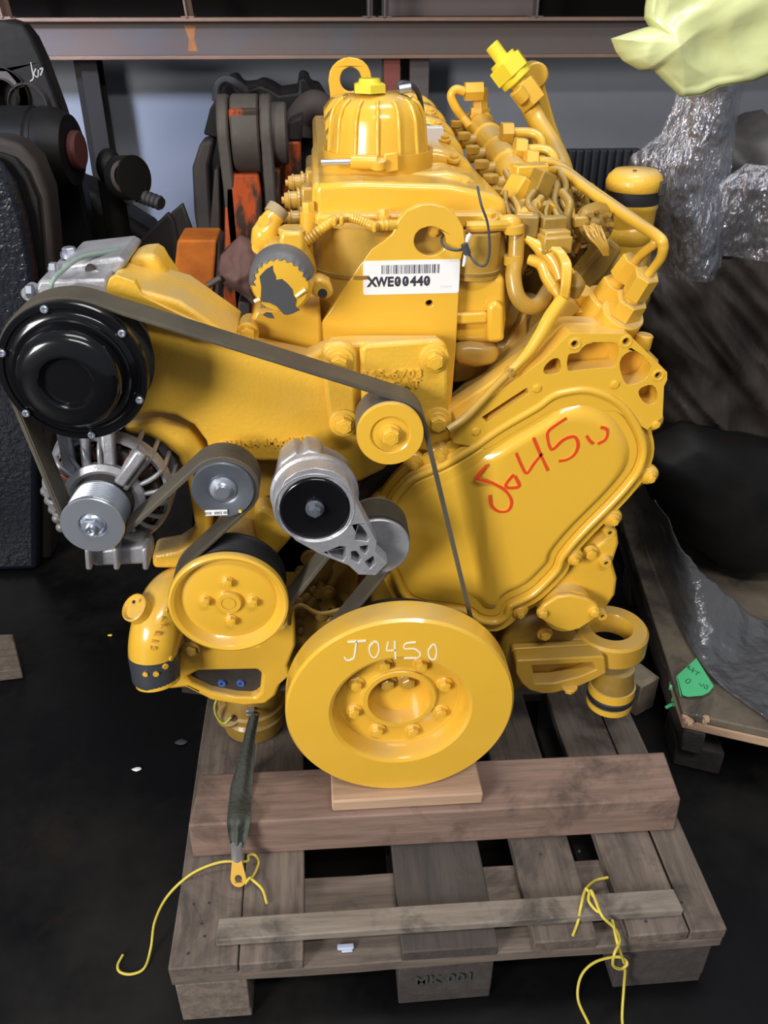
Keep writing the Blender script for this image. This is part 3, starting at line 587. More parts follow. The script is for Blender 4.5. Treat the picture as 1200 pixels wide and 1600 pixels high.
# crinkled clear film column rising to the bag
Y = 1.45
def sheet(outl, Y, dep, name, m, parent, nu=60, nv=80, nz=0.014, ns=20, crease=0.35):
    # outl: list of (yl, xl, xr) rows in pixels -> curved crinkled sheet
    g = G(); v = []; f = []
    def row(t):
        k = t * (len(outl) - 1); i = min(int(k), len(outl) - 2); u = k - i
        return [outl[i][j] + (outl[i + 1][j] - outl[i][j]) * u for j in range(3)]
    for i in range(nv + 1):
        y, xl, xr = row(i / nv)
        for j in range(nu + 1):
            s = j / nu; P = W(xl + (xr - xl) * s, y, Y)
            bulge = math.sin(PI * s) * dep
            n1 = noise.noise(Vector((P.x * ns, P.z * ns * crease, 3))) * nz + abs(noise.noise(Vector((P.x * ns * 3, P.z * ns * 1.2, 9)))) * nz * 0.4 + abs(noise.noise(Vector((P.x * ns * 7, P.z * ns * 3, 5)))) * nz * 0.12
            v.append((P.x, Y - bulge + n1, P.z))
    for i in range(nv):
        for j in range(nu):
            a = i * (nu + 1) + j; f.append((a, a + 1, a + nu + 2, a + nu + 1))
    g.add(v, f); o = build(g, name, m, parent, smooth=0)
    o.data.polygons.foreach_set('use_smooth', [True] * len(o.data.polygons)); s = o.modifiers.new('solid', 'SOLIDIFY'); s.thickness = 0.0012
    return o
fr = empty('film_drape', W(1080, 430, Y)); tag(fr, 'crinkled clear stretch film gathered up beneath the yellow-green bag', 'plastic film')
sheet([(115, 1068, 1168), (170, 1050, 1155), (210, 1030, 1148), (245, 985, 1145), (300, 975, 1140), (350, 1020, 1138), (400, 1025, 1132), (428, 1030, 1120)], Y, 0.05, 'clear_film', Film, fr)
sheet([(120, 1085, 1165), (200, 1060, 1150), (300, 1030, 1140), (420, 1035, 1128)], Y + .06, 0.04, 'clear_film', Film, fr, nz=0.018)
sheet([(255, 1165, 1330), (290, 1120, 1330), (330, 1120, 1330), (400, 1130, 1330)], Y - .02, 0.06, 'clear_film', Film, fr, nz=0.018)
# dark lump inside the film
g = G(); g.puff(PX([(1040, 260), (1090, 225), (1140, 200), (1180, 210), (1230, 180), (1330, 300), (1330, 460), (1040, 440)], Y + .2), Y + .3, 0.12, 10, nz=0.03, ns=9)
build(g, 'wrapped_top', mat('dim_wrapped_steel', (0.07, 0.06, 0.055), 0.5, col2=(0.012, 0.013, 0.012), vscale=7, bump=0.5, bscale=20), r, smooth=50)
# yellow-green bag
Y = 1.22
g = G(); g.puff(PX([(1066, -90), (1064, -20), (1058, 12), (1057, 28), (1066, 44), (1030, 55), (998, 66), (1006, 88), (1018, 104), (1046, 120), (1070, 120), (1090, 140), (1116, 165), (1150, 162), (1180, 148), (1240, 138), (1330, 100), (1330, -90)], Y), Y + .12, 0.035, 34, nz=0.03, ns=6, sub=6, ridge=.03)
o = build(g, 'plastic_bag', Bag, None, smooth=60); tag(o, 'crumpled yellow-green plastic bag draped over the film at the top right', 'bag')

# ============================================================ RIGHT PALLET
c0 = WZ(1068, 1112, 0.16); c1 = WZ(1330, 1170, 0.16); e0 = WZ(965, 790, 0.16)
rp = empty('wrapped_pallet', (c0.x + .3, c0.y + .3, 0)); tag(rp, 'film-wrapped pallet with dirty cardboard edge carrying the shrouded machine', 'pallet')
ux = (c1 - c0).normalized(); uy = (e0 - c0).normalized()
def slab4(p, du, dv, z0, z1, m, name, bev=0.004):
    a = p; b = p + ux * du; c = p + ux * du + uy * dv; d = p + uy * dv
    g = G(); g.add([(q.x, q.y, z0) for q in (a, b, c, d)] + [(q.x, q.y, z1) for q in (a, b, c, d)], [(0, 3, 2, 1), (4, 5, 6, 7), (0, 1, 5, 4), (1, 2, 6, 5), (2, 3, 7, 6), (3, 0, 4, 7)])
    return build(g, name, m, rp, bevel=bev)
L = 1.15
slab4(c0, 0.8, L, 0.140, 0.158, Board, 'deck_board', 0.003)
for i in range(7): slab4(c0 + uy * (i * 0.17) + ux * .004, 0.79, 0.12, 0.118, 0.139, WoodX if i else WoodN, 'deck_slat', 0.003)
slab4(c0 + ux * .01, 0.04, L - .02, 0.06, 0.117, WoodD, 'stringer'); slab4(c0 + ux * .38, 0.04, L - .02, 0.0, 0.117, WoodD, 'stringer'); slab4(c0 + ux * .74, 0.04, L - .02, 0.0, 0.117, WoodD, 'stringer')
for k in range(3): slab4(c0 + ux * .01 + uy * (0.02 + k * 0.52), 0.09, 0.09, 0.0, 0.0595, WoodD, 'foot_block')
# torn corner
g = G(); 
for i in range(9):
    rr = random.Random(i); p = c0 + ux * (rr.random() * .05) + uy * (rr.random() * .02); g.beam((p.x, p.y + .01, .15 - .01 * rr.random()), (p.x + .02 * (rr.random() - .5), p.y - .012 - .012 * rr.random(), .14 + .02 * rr.random()), .009, .008)
build(g, 'splintered_corner', WoodN, rp, bevel=0.001)
# film skirt over the pallet
g = G(); v = []; f = []; nu = 40; nv = 16
A = [WZ(990, 800, .17), WZ(1040, 930, .17), WZ(1098, 1040, .17), WZ(1160, 1095, .165), WZ(1230, 1150, .162)]
Bp = [W(1022, 780, 1.50), W(1062, 850, 1.42), W(1120, 915, 1.38), W(1210, 975, 1.36), W(1340, 1040, 1.30)]
A = catmull(A, 24)[0]; Bp = catmull(Bp, 24)[0]; nv = 40; nu = len(A) - 1
for i in range(nu + 1):
    for j in range(nv + 1):
        t = j / nv; P = A[i].lerp(Bp[i], t); P.z += -0.02 * math.sin(PI * t) + noise.noise(P * 14) * .014 * (0.3 + t) + abs(noise.noise(Vector((P.x * 14, P.y * 14, P.z * 50)))) * .008; P.z = max(P.z, .162)
        v.append(P)
for i in range(nu):
    for j in range(nv): a = i * (nv + 1) + j; f.append((a, a + nv + 1, a + nv + 2, a + 1))
g.add(v, f); o = build(g, 'film_skirt', FilmG, rp, smooth=60); s = o.modifiers.new('solid', 'SOLIDIFY'); s.thickness = 0.001
tf = WZ(1160, 1128, .12)
def frill(px0, px1, py0, py1, Yv):
    g = G(); v = []; f = []; nu = 26; nv = 8
    for i in range(nv + 1):
        for j in range(nu + 1):
            P_ = W(px0 + (px1 - px0) * j / nu, py0 + ((py1 - py0) * (0.6 + .8 * abs(noise.noise(Vector((j * .33, px0, 2)))))) * i / nv, Yv - .004 - .004 * i / nv + noise.noise(Vector((i * .5, j * .6, px0))) * .007); v.append(P_)
    for i in range(nv):
        for j in range(nu): a = i * (nu + 1) + j; f.append((a, a + 1, a + nu + 2, a + nu + 1))
    g.add(v, f); o = build(g, 'torn_film', Film, rp, smooth=60); s = o.modifiers.new('solid', 'SOLIDIFY'); s.thickness = 0.0008
frill(1088, 1110, 1116, 1138, c0.y - .004); frill(1128, 1250, 1122, 1148, c0.y - .012)
# green tape label
tq = [WZ(1058, 1056, .166), WZ(1088, 1029, .166), WZ(1115, 1073, .166), WZ(1108, 1082, .166), WZ(1098, 1087, .166), WZ(1075, 1089, .166), WZ(1066, 1086, .166)]
tl = empty('green_label', (sum((p for p in tq), Vector()) / len(tq))); tag(tl, 'torn bright green tape label with handwriting on the wrapped pallet corner', 'label')
g = G(); nn = len(tq); g.add([tuple(p) for p in tq] + [(p.x, p.y, p.z + .0015) for p in tq], [tuple(range(nn)), tuple(range(2 * nn - 1, nn - 1, -1))] + [(i, (i + 1) % nn, (i + 1) % nn + nn, i + nn) for i in range(nn)]); build(g, 'tape', Green, tl, smooth=0)
g = G(); e = [WZ(1058, 1056, .167), WZ(1066, 1086, .167), WZ(1072, 1090, .15), WZ(1062, 1100, .10), WZ(1056, 1095, .10)]; 
q = [Vector((p.x - .002 * i, p.y, p.z)) for i, p in enumerate(e)]
g.add([tuple(p) for p in q] + [(p.x - .002, p.y - .001, p.z) for p in q], [(0, 1, 2, 3, 4), (9, 8, 7, 6, 5)] + [(i, (i + 1) % 5, (i + 1) % 5 + 5, i + 5) for i in range(5)]); build(g, 'tape_flap', Green, tl, smooth=0)
g = G()
g.tube([WZ(1058, 1100, .11), WZ(1050, 1101, .10), WZ(1040, 1106, .095)], [.006, .004, .0035], 6); g.tube([WZ(1060, 1104, .10), WZ(1063, 1111, .095)], [.006, .003], 6); g.tube([WZ(1046, 1073, .14), WZ(1053, 1075, .14)], [.006, .005], 6); g.tube([WZ(1048, 1074, .14), WZ(1060, 1078, .15)], [.0012, .0012], 6)
build(g, 'torn_shreds', Green, tl)
g = G()
for st in ([(1077, 1040), (1074, 1043), (1079, 1047)], [(1075, 1043), (1079, 1042)], [(1079, 1046), (1086, 1049)], [(1084, 1044), (1081, 1051)], [(1087, 1049), (1094, 1052)], [(1091, 1050), (1087, 1055)], [(1072, 1063), (1075, 1061), (1079, 1062), (1078, 1066), (1074, 1068), (1071, 1066), (1072, 1063)], [(1093, 1068), (1096, 1073), (1099, 1069), (1101, 1075)], [(1103, 1070), (1106, 1073), (1104, 1077), (1100, 1075)]):
    g.tube([WZ(x, y, .1678) for x, y in st], 0.0009, 5, smooth=False)
build(g, 'handwriting', mat('green_black_ink', (0.01, 0.09, 0.045), 0.6), tl)

# ============================================================ ENGINE
EN = empty('diesel_engine', (0.12, 1.45, 0.144)); tag(EN, 'large yellow six-cylinder diesel engine standing on the wooden pallet, marked J0450', 'engine')
B0, B1 = 0.965, 1.007          # belt plane
def P(name, loc): return empty(name, loc, EN)
def xz(px, py, Y): w = W(px, py, Y); return (w.x, w.z)
def slab(pts, Y0, Y1, name, m, parent, bevel=0.004, holes=(), seg=2, Yp=None, **k):
    Yp = Yp or Y0; g = G(); g.prism([PX(pts, Yp)] + [PX(h, Yp) for h in holes], Y0, Y1); return build(g, name, m, parent, bevel=bevel, seg=seg, **k)
def cylpx(px, py, rpx, Y0, Y1, name, m, parent, ch=0.002, seg=32, bevel=0):
    c = W(px, py, Y0); r = rpx * mpp(px, py, Y0); g = G(); g.lathe((c.x, 0, c.z), [(r - ch, Y0), (r, Y0 + ch), (r, Y1)], seg=seg); return build(g, name, m, parent)

# ---- block, head, sump
blk = EN
g = G(); g.prism([(-0.06, .34), (0.34, .34), (.36, .60), (.33, .88), (-0.04, .88), (-0.08, .60)], 1.20, 1.95); build(g, 'cylinder_block', YelG, EN, bevel=0.015)
g = G(); g.prism([(-0.02, .8805), (.27, .8805), (.27, 1.03), (-0.02, 1.03)], 1.17, 1.93); build(g, 'cylinder_head', YelG, EN, bevel=0.008)
g = G(); g.prism([(0.0, .27), (0.30, .27), (0.33, .34), (-0.05, .34)], 1.22, 1.9); build(g, 'oil_pan', YelG, EN, bevel=0.02)
g = G(); g.lathe((0.12, 0, 0.50), [(.30, 1.92), (.33, 1.94), (.33, 2.02), (.30, 2.03)], seg=48); build(g, 'flywheel_housing', YelG, EN)
g = G(); g.box(0.0, .24, 1.9, 2.02, .1455, .30); build(g, 'rear_support_foot', YelG, EN, bevel=0.01)
# ---- vibration damper
dc = Vector((0.0935, 0, 0.4155)); DY = 0.905
da = P('vibration_damper', (dc.x, DY, dc.z))
g = G(); g.lathe(dc, [(.1655, DY + .002), (.169, DY + .006), (.1695, DY + .012), (.1695, DY + .045), (.166, DY + .05), (.06, DY + .05), (.06, DY + .036), (.088, DY + .036), (.0885, DY + .033), (.0905, DY + .030), (.0945, DY + .030), (.098, DY + .010), (.101, DY + .003), (.106, DY)], seg=128, cap=False)
n = 128; g.f += []; 
g.lathe(dc, [(.106, DY), (.1655, DY + .002)], seg=128, cap=False)
build(g, 'inertia_ring', YelS, da, smooth=30)
g = G(); g.lathe(dc, [(.0, DY + .052), (.047, DY + .052), (.047, DY + .028), (.0475, DY + .024), (.0545, DY + .024), (.056, DY + .026), (.056, DY + .029), (.0595, DY + .031), (.0915, DY + .031)], seg=96, cap=False); build(g, 'hub', YelS, da, smooth=30)
for k, (px, py) in enumerate([(606, 1045), (661, 1050), (693, 1083), (683, 1123), (639, 1145), (587, 1140), (555, 1111), (561, 1072)]):
    a = math.radians(108 - 45 * k); bolt(da, (dc.x + .0715 * math.cos(a), DY + .031, dc.z + .0715 * math.sin(a)), .0088, .009, m=YelS)
for dx in (-.016, .016): bolt(da, (dc.x + dx, DY + .0515, dc.z + .012), .0105, .008, m=YelM)
ribbon([[(557, 1000), (555, 1017), (552, 1028), (542, 1031), (538, 1025)], [(543, 1003), (572, 1001)], [(583, 1003), (577, 1012), (580, 1024), (587, 1026), (592, 1015), (590, 1004), (583, 1002)], [(607, 1002), (604, 1014), (606, 1016), (618, 1015)], [(617, 1000), (617, 1015), (618, 1029)], [(650, 1003), (634, 1005), (632, 1013), (647, 1013), (656, 1020), (652, 1027), (631, 1028)], [(675, 1007), (669, 1017), (672, 1028), (679, 1029), (682, 1018), (680, 1008), (675, 1006)]], DY + .0012, .0026, WhiteInk, 'handwritten_number', da, .0012)
g = G(); g.lathe(dc, [(.05, .956), (.112, .956), (.132, .960), (.132, .964), (.131, .966), (.131, 1.008), (.10, 1.010), (.10, 1.014), (.05, 1.014)], seg=96, cap=False); build(g, 'crank_pulley', BlackM, da, smooth=30)

# ---- serpentine belt
def vpull(c, R, Y0, Y1, n, name, m, parent, lip=0.0025, bore=0.01):    # grooved pulley rim
    pr = [(bore, Y0), (R + lip - .001, Y0), (R + lip, Y0 + .001), (R + lip, Y0 + .003), (R, Y0 + .004)]
    w = (Y1 - Y0 - .008) / n
    for i in range(n):
        y = Y0 + .004 + i * w; pr += [(R, y + w * .1), (R - .0028, y + w * .5), (R, y + w * .9)]
    pr += [(R, Y1 - .004), (R + lip, Y1 - .003), (R + lip, Y1), (bore, Y1)]
    g = G(); g.lathe((c[0], 0, c[1]), pr, seg=64); return build(g, name, m, parent, smooth=25)
cCo = xz(118, 578, .965); cUI = xz(610, 680, .955); cDa = (dc.x, dc.z); cTe = xz(590, 853, .955); cWP = xz(357, 947, .945); cGI = xz(348, 767, .96); cAl = xz(144, 822, .95)
TH = 0.005
circs = [(cCo, .083, 1), (cUI, .0425, 1), (cDa, .131, 1), (cTe, .039 + TH, -1), (cWP, .076, 1), (cGI, .0405 + TH, -1), (cAl, .0385, 1)]
def tang(c1, c2):
    (x1, z1), r1, s1 = c1; (x2, z2), r2, s2 = c2
    d = Vector((x2 - x1, z2 - z1)); Ld = d.length; d /= Ld; e = Vector((-d.y, d.x)); co = (s1 * r1 - s2 * r2) / Ld
    n = d * co + e * math.sqrt(1 - co * co)
    return Vector((x1, z1)) + n * s1 * r1, Vector((x2, z2)) + n * s2 * r2
tg = [tang(circs[i], circs[(i + 1) % 7]) for i in range(7)]
path = []
for i in range(7):
    (c, r, s) = circs[i]; pin = tg[i - 1][1]; pout = tg[i][0]; a0 = math.atan2(pin.y - c[1], pin.x - c[0]); a1 = math.atan2(pout.y - c[1], pout.x - c[0])
    if s > 0:
        while a1 > a0: a1 -= 2 * PI
    else:
        while a1 < a0: a1 += 2 * PI
    m_ = max(3, int(abs(a1 - a0) / .07))
    for k in range(m_ + 1): a = a0 + (a1 - a0) * k / m_; path.append(Vector((c[0] + r * math.cos(a), c[1] + r * math.sin(a))))
    nx = tg[i][1]
    for k in range(1, 6): path.append(pout.lerp(nx, k / 6))
g = G(); cs = [(B0, TH), (B1, TH), (B1, .001)]; nr = 8; w = (B1 - B0) / nr
for k in range(nr): y = B1 - k * w; cs += [(y - w * .15, -.0012), (y - w * .75, -.0012), (y - w * .9, .0012)]
cs += [(B0, .001)]
n = len(path); K = len(cs)
for i, p in enumerate(path):
    t = (path[(i + 1) % n] - path[i - 1]).normalized(); nn = Vector((-t.y, t.x))
    for (y, o_) in cs: q = p + nn * o_; g.v.append(Vector((q.x, y, q.y)))
for i in range(n):
    for k in range(K): g.f.append((i * K + k, i * K + (k + 1) % K, ((i + 1) % n) * K + (k + 1) % K, ((i + 1) % n) * K + k))
build(g, 'serpentine_belt', Belt, EN, smooth=30)

# ---- upper idler (yellow)
ui = P('upper_idler', (cUI[0], .955, cUI[1])); c = (cUI[0], 0, cUI[1])
g = G(); g.lathe(c, [(.0, .959), (.0245, .959), (.0245, .9565), (.026, .9555), (.0418, .9555), (.0425, .957), (.0425, .964)], seg=64, cap=False); build(g, 'face_disc', YelS, ui, smooth=30)
g = G(); g.lathe(c, [(.02, .964), (.0424, .964), (.0424, 1.01), (.02, 1.01)], seg=64); build(g, 'pulley_rim', SteelD, ui, smooth=30)
bolt(ui, (c[0], .9585, c[2]), .0115, .012, m=YelS, washer=1.25)
g = G(); g.cyl((c[0], 1.011, c[2]), (c[0], 1.036, c[2]), .022); build(g, 'spacer', YelG, ui)

# ---- grey idler left
gi = P('lower_idler', (cGI[0], .96, cGI[1])); c = (cGI[0], 0, cGI[1])
g = G(); g.lathe(c, [(.0, .966), (.0175, .966), (.019, .964), (.0225, .9625), (.039, .960), (.0405, .962), (.0405, 1.008), (.02, 1.008)], seg=64, cap=False); build(g, 'pulley_disc', SteelD, gi, smooth=30)
g = G(); g.lathe(c, [(.0, .954), (.0085, .954), (.0095, .956), (.010, .958), (.0115, .960), (.0165, .9615), (.018, .964), (.018, .967)], seg=40, cap=False); build(g, 'cap_washer', Zinc, gi, smooth=30)
g = G(); g.cyl((c[0], 1.009, c[2]), (c[0], 1.05, c[2]), .02); build(g, 'spacer', YelG, gi)
q = W(338, 802, .958); g = G(); g.box(q.x - .0145, q.x + .0145, .9585, .9605, q.z - .004, q.z + .004); lb = build(g, 'printed_sticker', White, gi, bevel=.0004)
text('010  3002 00', (q.x, .9582, q.z), .0055, Ink, 'sticker_lettering', gi, ext=.0002)
g = G(); c2 = W(375, 800, .958); g.lathe((c2.x, .9595, c2.z), [(.0022, -.0006), (.0022, .001)], seg=14); build(g, 'paint_dot', YelBright, gi)

# ---- tensioner
te = P('belt_tensioner', W(492, 795, .93)); TY = .912
g = G(); c = W(492, 795, TY); R = 62 * mpp(492, 795, TY)
body = [(438, 760), (432, 790), (438, 820), (460, 843), (500, 868), (540, 880), (552, 893), (570, 903), (590, 905), (610, 893), (607, 880), (588, 862), (588, 846), (572, 820), (555, 785), (552, 760), (545, 738), (525, 722), (505, 712), (478, 712), (455, 722), (440, 740)]
arm = [(436, 770), (434, 800), (444, 824), (462, 844), (500, 866), (545, 882), (562, 900), (585, 905), (606, 884), (588, 866), (590, 846), (575, 822), (556, 786), (545, 765), (560, 770), (546, 800), (548, 830), (520, 855)]
# arm plate with pockets and a round opening for the cap
armp = [(437, 768), (434, 795), (441, 822), (462, 845), (500, 866), (545, 884), (560, 898), (587, 899), (606, 880), (587, 862), (589, 846), (574, 818), (556, 784), (549, 765), (540, 748), (520, 736), (492, 731), (462, 738), (445, 750)]
pk1 = [(560, 820), (565, 822), (577, 840), (574, 846), (554, 844)]
pk2 = [(512, 862), (540, 856), (541, 868), (536, 877), (520, 870)]
pk3 = [(549, 862), (556, 861), (565, 872), (560, 880), (549, 874)]
pk4 = [(562, 854), (576, 852), (575, 860), (571, 866), (564, 860)]
pk5 = [(570, 878), (583, 869), (587, 880), (578, 889)]
slab(armp, TY + .006, TY + .03, 'arm', Alu, te, bevel=.0025, holes=[ellp(492, 796, 55, 50, 36), pk1, pk2, pk3, pk4, pk5], seg=3)
slab(armp, TY + .0305, TY + .038, 'arm_web', AluD, te, bevel=.001)
g = G(); cc = W(492, 795, TY + .006); g.lathe((cc.x, 0, cc.z), [(.0, TY + .010), (.012, TY + .008), (.020, TY + .009), (.042, TY + .004), (.0438, TY + .005), (.0455, TY + .009), (.0455, TY + .03)], seg=64, cap=False); build(g, 'end_cap', BlackP, te, smooth=40)
g = G(); g.lathe((cc.x, 0, cc.z), [(.0465, TY + .008), (.050, TY + .005), (.053, TY + .010), (.054, TY + .045), (.050, TY + .055), (.04, TY + .057), (.04, TY + .008)], seg=64, cap=False); build(g, 'spring_housing', Alu, te)
bolt(te, (cc.x, TY + .006, cc.z), .0085, .009, m=SteelD, washer=1.4)
# housing ears at the back
back = [(430, 750), (436, 722), (462, 704), (470, 712), (478, 702), (500, 706), (508, 718), (530, 728), (548, 742), (552, 770), (535, 810), (450, 830), (426, 800), (424, 770)]
slab([(x, y + 4) for x, y in back], TY + .055, TY + .10, 'rear_housing', Alu, te, bevel=.004, Yp=TY + .05)
for px, py in ((437, 746), (449, 736), (481, 717)):
    w_ = W(px, py, TY + .049); g = G(); g.lathe((w_.x, TY + .0535, w_.z), [(.0035, -.001), (.0035, .003)], seg=14); build(g, 'drilled_hole', Dark, te)
g = G(); g.lathe((cc.x, 0, cc.z), [(.05, TY + .036), (.0575, TY + .04), (.0575, TY + .048), (.05, TY + .052)], seg=48, cap=False); build(g, 'cast_collar', Alu, te)
c = (cTe[0], 0, cTe[1])
g = G(); g.lathe(c, [(.0, .951), (.0425, .951), (.0440, .9525), (.0440, .956), (.0410, .9565), (.0390, .960), (.0390, 1.006), (.0430, 1.009), (.0430, 1.012), (.01, 1.012)], seg=64, cap=False); build(g, 'dust_shield', Alu, te, smooth=30)
vpull(cTe, .0388, .9585, 1.012, 1, 'tensioner_pulley', BlackM, te)
text('101', (W(597, 893, .95).x, .9502, W(597, 895, .95).z), .006, AluD, 'cast_lettering', te, ext=.0008)

# ---- water pump pulley
wp = P('water_pump_pulley', (cWP[0], .945, cWP[1])); c = (cWP[0], 0, cWP[1])
g = G(); g.lathe(c, [(.0, .957), (.021, .957), (.058, .957), (.066, .960), (.0705, .955), (.0745, .9475), (.0790, .9455), (.0820, .947), (.0832, .951), (.0825, .957), (.0770, .963)], seg=96, cap=False); build(g, 'pulley_dish', YelS, wp, smooth=35)
vpull(cWP, .0755, .9635, 1.012, 9, 'grooved_rim', BlackM, wp)
g = G(); g.lathe(c, [(.0, .9500), (.0092, .9500), (.0095, .9520), (.0099, .9520), (.0102, .9500), (.0165, .9500), (.0175, .9515), (.0175, .9575)], seg=40, cap=False); build(g, 'hub_nose', YelS, wp, smooth=30)
for dx, dz in ((-.0325, .004), (.0325, -.001), (.001, .034), (0.0, -.032)): bolt(wp, (c[0] + dx, .957, c[2] + dz), .0075, .0085, m=YelS, washer=1.15)
g = G(); g.cyl((c[0], 1.013, c[2]), (c[0], 1.1, c[2]), .045, .06); build(g, 'pump_nose', YelG, wp)

# ---- inlet elbow
el = P('coolant_elbow', W(245, 990, 1.0))
pts = [W(330, 915, 1.10), W(280, 925, 1.07), W(258, 950, 1.045), W(246, 985, 1.02), W(240, 1016, 1.01), W(243, 1044, 1.005), W(247, 1064, 1.0)]
g = G(); g.tube(pts, [.040, .040, .040, .040, .0375, .035, .034], 36); build(g, 'elbow_pipe', YelS, el, smooth=60)
g = G(); g.tube([pts[4] + Vector((0, 0, -.004)), pts[5], W(244, 1056, 1.004)], [.0388, .0368, .0362], 36); build(g, 'black_tape_band', Tape, el, smooth=60)
g = G()
for (x, y, s) in ((227, 1053, .0042), (244, 1053, .0045), (258, 1046, .0048), (266, 1040, .004), (272, 1037, .0035)):
    pc = W(x, y, .97); d = (pc - W(243, 1045, 1.005)); ax = Vector((0, 0, 1)); pp = Vector((pts[5].x, pts[5].y, pc.z)); dd = Vector((pc.x - pp.x, -math.sqrt(max(1e-5, .0372 ** 2 - (pc.x - pp.x) ** 2)), 0)); q = pp + dd
    g.lathe(q, [(s, -.002), (s, .0006)], dd.normalized(), 7)
build(g, 'torn_tape_patches', YelS, el)
a = W(246, 968, 1.035); b = W(209, 949, 1.012)
g = G(); g.lathe(a, [(.019, 0), (.020, .03), (.0215, .036), (.0215, (b - a).length), (.0195, (b - a).length + .001), (.016, (b - a).length - .004), (.0, (b - a).length - .004)], b - a, 32, cap=False); build(g, 'side_port', YelC, el)
ax = (b - a).normalized(); e_ = a + ax * ((b - a).length - .003)
for k in range(2): g = G(); pp = e_ + Vector((0, 0, .011 * (1 if k else -1))); g.lathe(pp, [(.0028, 0), (.0028, .0012)], ax, 12); build(g, 'port_hole', Dark, el)
for i, ch in enumerate('613-382'):
    t = i / 6.0; px = 239 + 4 * math.sin(t) + 24 * t ** 1.6; py = 1014 - 52 * t
    q = W(px, py, .975); cen = Vector((W(243, py, 1.02).x, 1.018 + .012 * t, q.z)); dx_ = q.x - cen.x; yy = cen.y - math.sqrt(max(1e-5, .0405 ** 2 - dx_ ** 2)) - .001 + 0.006 * t
    nrm = Vector((dx_, yy - cen.y, 0)).normalized(); zax = nrm; xax = Vector((.45, 0, 1)).normalized(); xax = (xax - zax * xax.dot(zax)).normalized(); yax = zax.cross(xax)
    text(ch, (q.x, yy, q.z), .0125, YelC, 'cast_lettering', el, ext=.0022, bold=.0004, quat=Matrix((xax, yax, zax)).transposed().to_quaternion())

# ---- alternator
al = P('alternator', (cAl[0] + .03, 1.06, cAl[1] + .02)); c = (cAl[0], 0, cAl[1])
g = G(); g.lathe(c, [(.0165, .957), (.0185, .9505), (.0395, .9505), (.0408, .952), (.0408, .955), (.0385, .957)], seg=64, cap=False)
build(g, 'pulley_face', Zinc, al, smooth=30)
vpull(cAl, .0388, .957, 1.0015, 8, 'alternator_pulley', Zinc, al, lip=.0008)
g = G(); g.lathe(c, [(.0, .945), (.0035, .945), (.0035, .9375), (.006, .9365), (.0068, .9385), (.0068, .946), (.0168, .955), (.0168, .965)], seg=32, cap=False); build(g, 'shaft_end', Zinc, al)
g = G(); g.hexa((c[0], .953, c[2]), .013, .010); build(g, 'hex_nut', Zinc, al)
ac = (cAl[0] + .004, 0, cAl[1] + .004)
g = G(); g.lathe(ac, [(.02, 1.003), (.036, 1.003), (.040, 1.012), (.02, 1.012)], seg=48); build(g, 'front_collar', Dark, al)
# fan + dark inside
g = G(); g.lathe(ac, [(.02, 1.028), (.07, 1.028), (.075, 1.05), (.075, 1.12), (.02, 1.12)], seg=48); build(g, 'stator', Dark, al)
g = G()
for i in range(26):
    a = 2 * PI * i / 26; g.beam((ac[0] + .052 * math.cos(a), 1.027, ac[2] + .052 * math.sin(a)), (ac[0] + .074 * math.cos(a), 1.034, ac[2] + .074 * math.sin(a)), .006, .006)
build(g, 'windings', Copper, al, bevel=.001)
# cage housing: front ring, outer shoulder ring, spokes
g = G(); g.lathe(ac, [(.040, 1.010), (.046, 1.006), (.054, 1.010), (.054, 1.018), (.040, 1.018)], seg=56, cap=False); build(g, 'inner_ring', Alu, al)
g = G(); g.lathe(ac, [(.078, 1.030), (.083, 1.028), (.087, 1.034), (.087, 1.048), (.083, 1.053), (.078, 1.053)], seg=64, cap=False); build(g, 'cage_ring', Alu, al)
g = G(); g.lathe(ac, [(.07, 1.085), (.087, 1.085), (.089, 1.09), (.089, 1.118), (.082, 1.135), (.05, 1.145), (.0, 1.145)], seg=64, cap=False); build(g, 'rear_housing', AluD, al)
for i in range(22):
    a = 2 * PI * (i + .3) / 22; ca, sa = math.cos(a), math.sin(a)
    if i in (4, 9): continue
    g = G(); g.tube([(ac[0] + .050 * ca, 1.014, ac[2] + .050 * sa), (ac[0] + .068 * ca, 1.016, ac[2] + .068 * sa), (ac[0] + .080 * ca, 1.026, ac[2] + .080 * sa), (ac[0] + .085 * ca, 1.045, ac[2] + .085 * sa), (ac[0] + .086 * ca, 1.09, ac[2] + .086 * sa)], .0036, 6); build(g, 'cage_rib', Alu, al, smooth=60)
def lug(p0, p1, wd, name='mounting_lug'):
    g = G(); g.beam(p0, p1, wd, .035, (0, 1, 0)); return build(g, name, Alu, al, bevel=.005)
# upper lug arms beneath the clutch, diagonal strut, lower foot
for (x0, y0, x1, y1, wd) in ((100, 690, 112, 740, .018), (168, 680, 172, 735, .018), (132, 685, 136, 730, .012)):
    g = G(); g.beam(W(x0, y0 - 18, 1.03), W(x1, y1, 1.02), wd, .016, (0, 1, 0)); build(g, 'cage_web', Alu, al, bevel=.004)
g = G(); g.beam(W(222, 705, 1.0), W(186, 755, .998), .016, .014, (0, 1, 0)); build(g, 'cooling_strut', Alu, al, bevel=.004)
g = G(); g.beam(W(232, 714, 1.01), W(196, 764, 1.005), .008, .014, (0, 1, 0)); build(g, 'cooling_strut', AluD, al, bevel=.003)
slab([(138, 862), (235, 852), (237, 868), (234, 882), (150, 886), (140, 880)], 1.0, 1.03, 'mounting_foot', Alu, al, bevel=.007, seg=4)
for x in (140, 183, 228):
    g = G(); g.beam(W(x, 848, .996), W(x + 2, 882, .996), .008, .03, (0, 1, 0)); build(g, 'foot_web', Alu, al, bevel=.003)
slab([(150, 830), (225, 830), (235, 858), (140, 866)], 1.01, 1.05, 'foot_casting', AluD, al, bevel=.006)
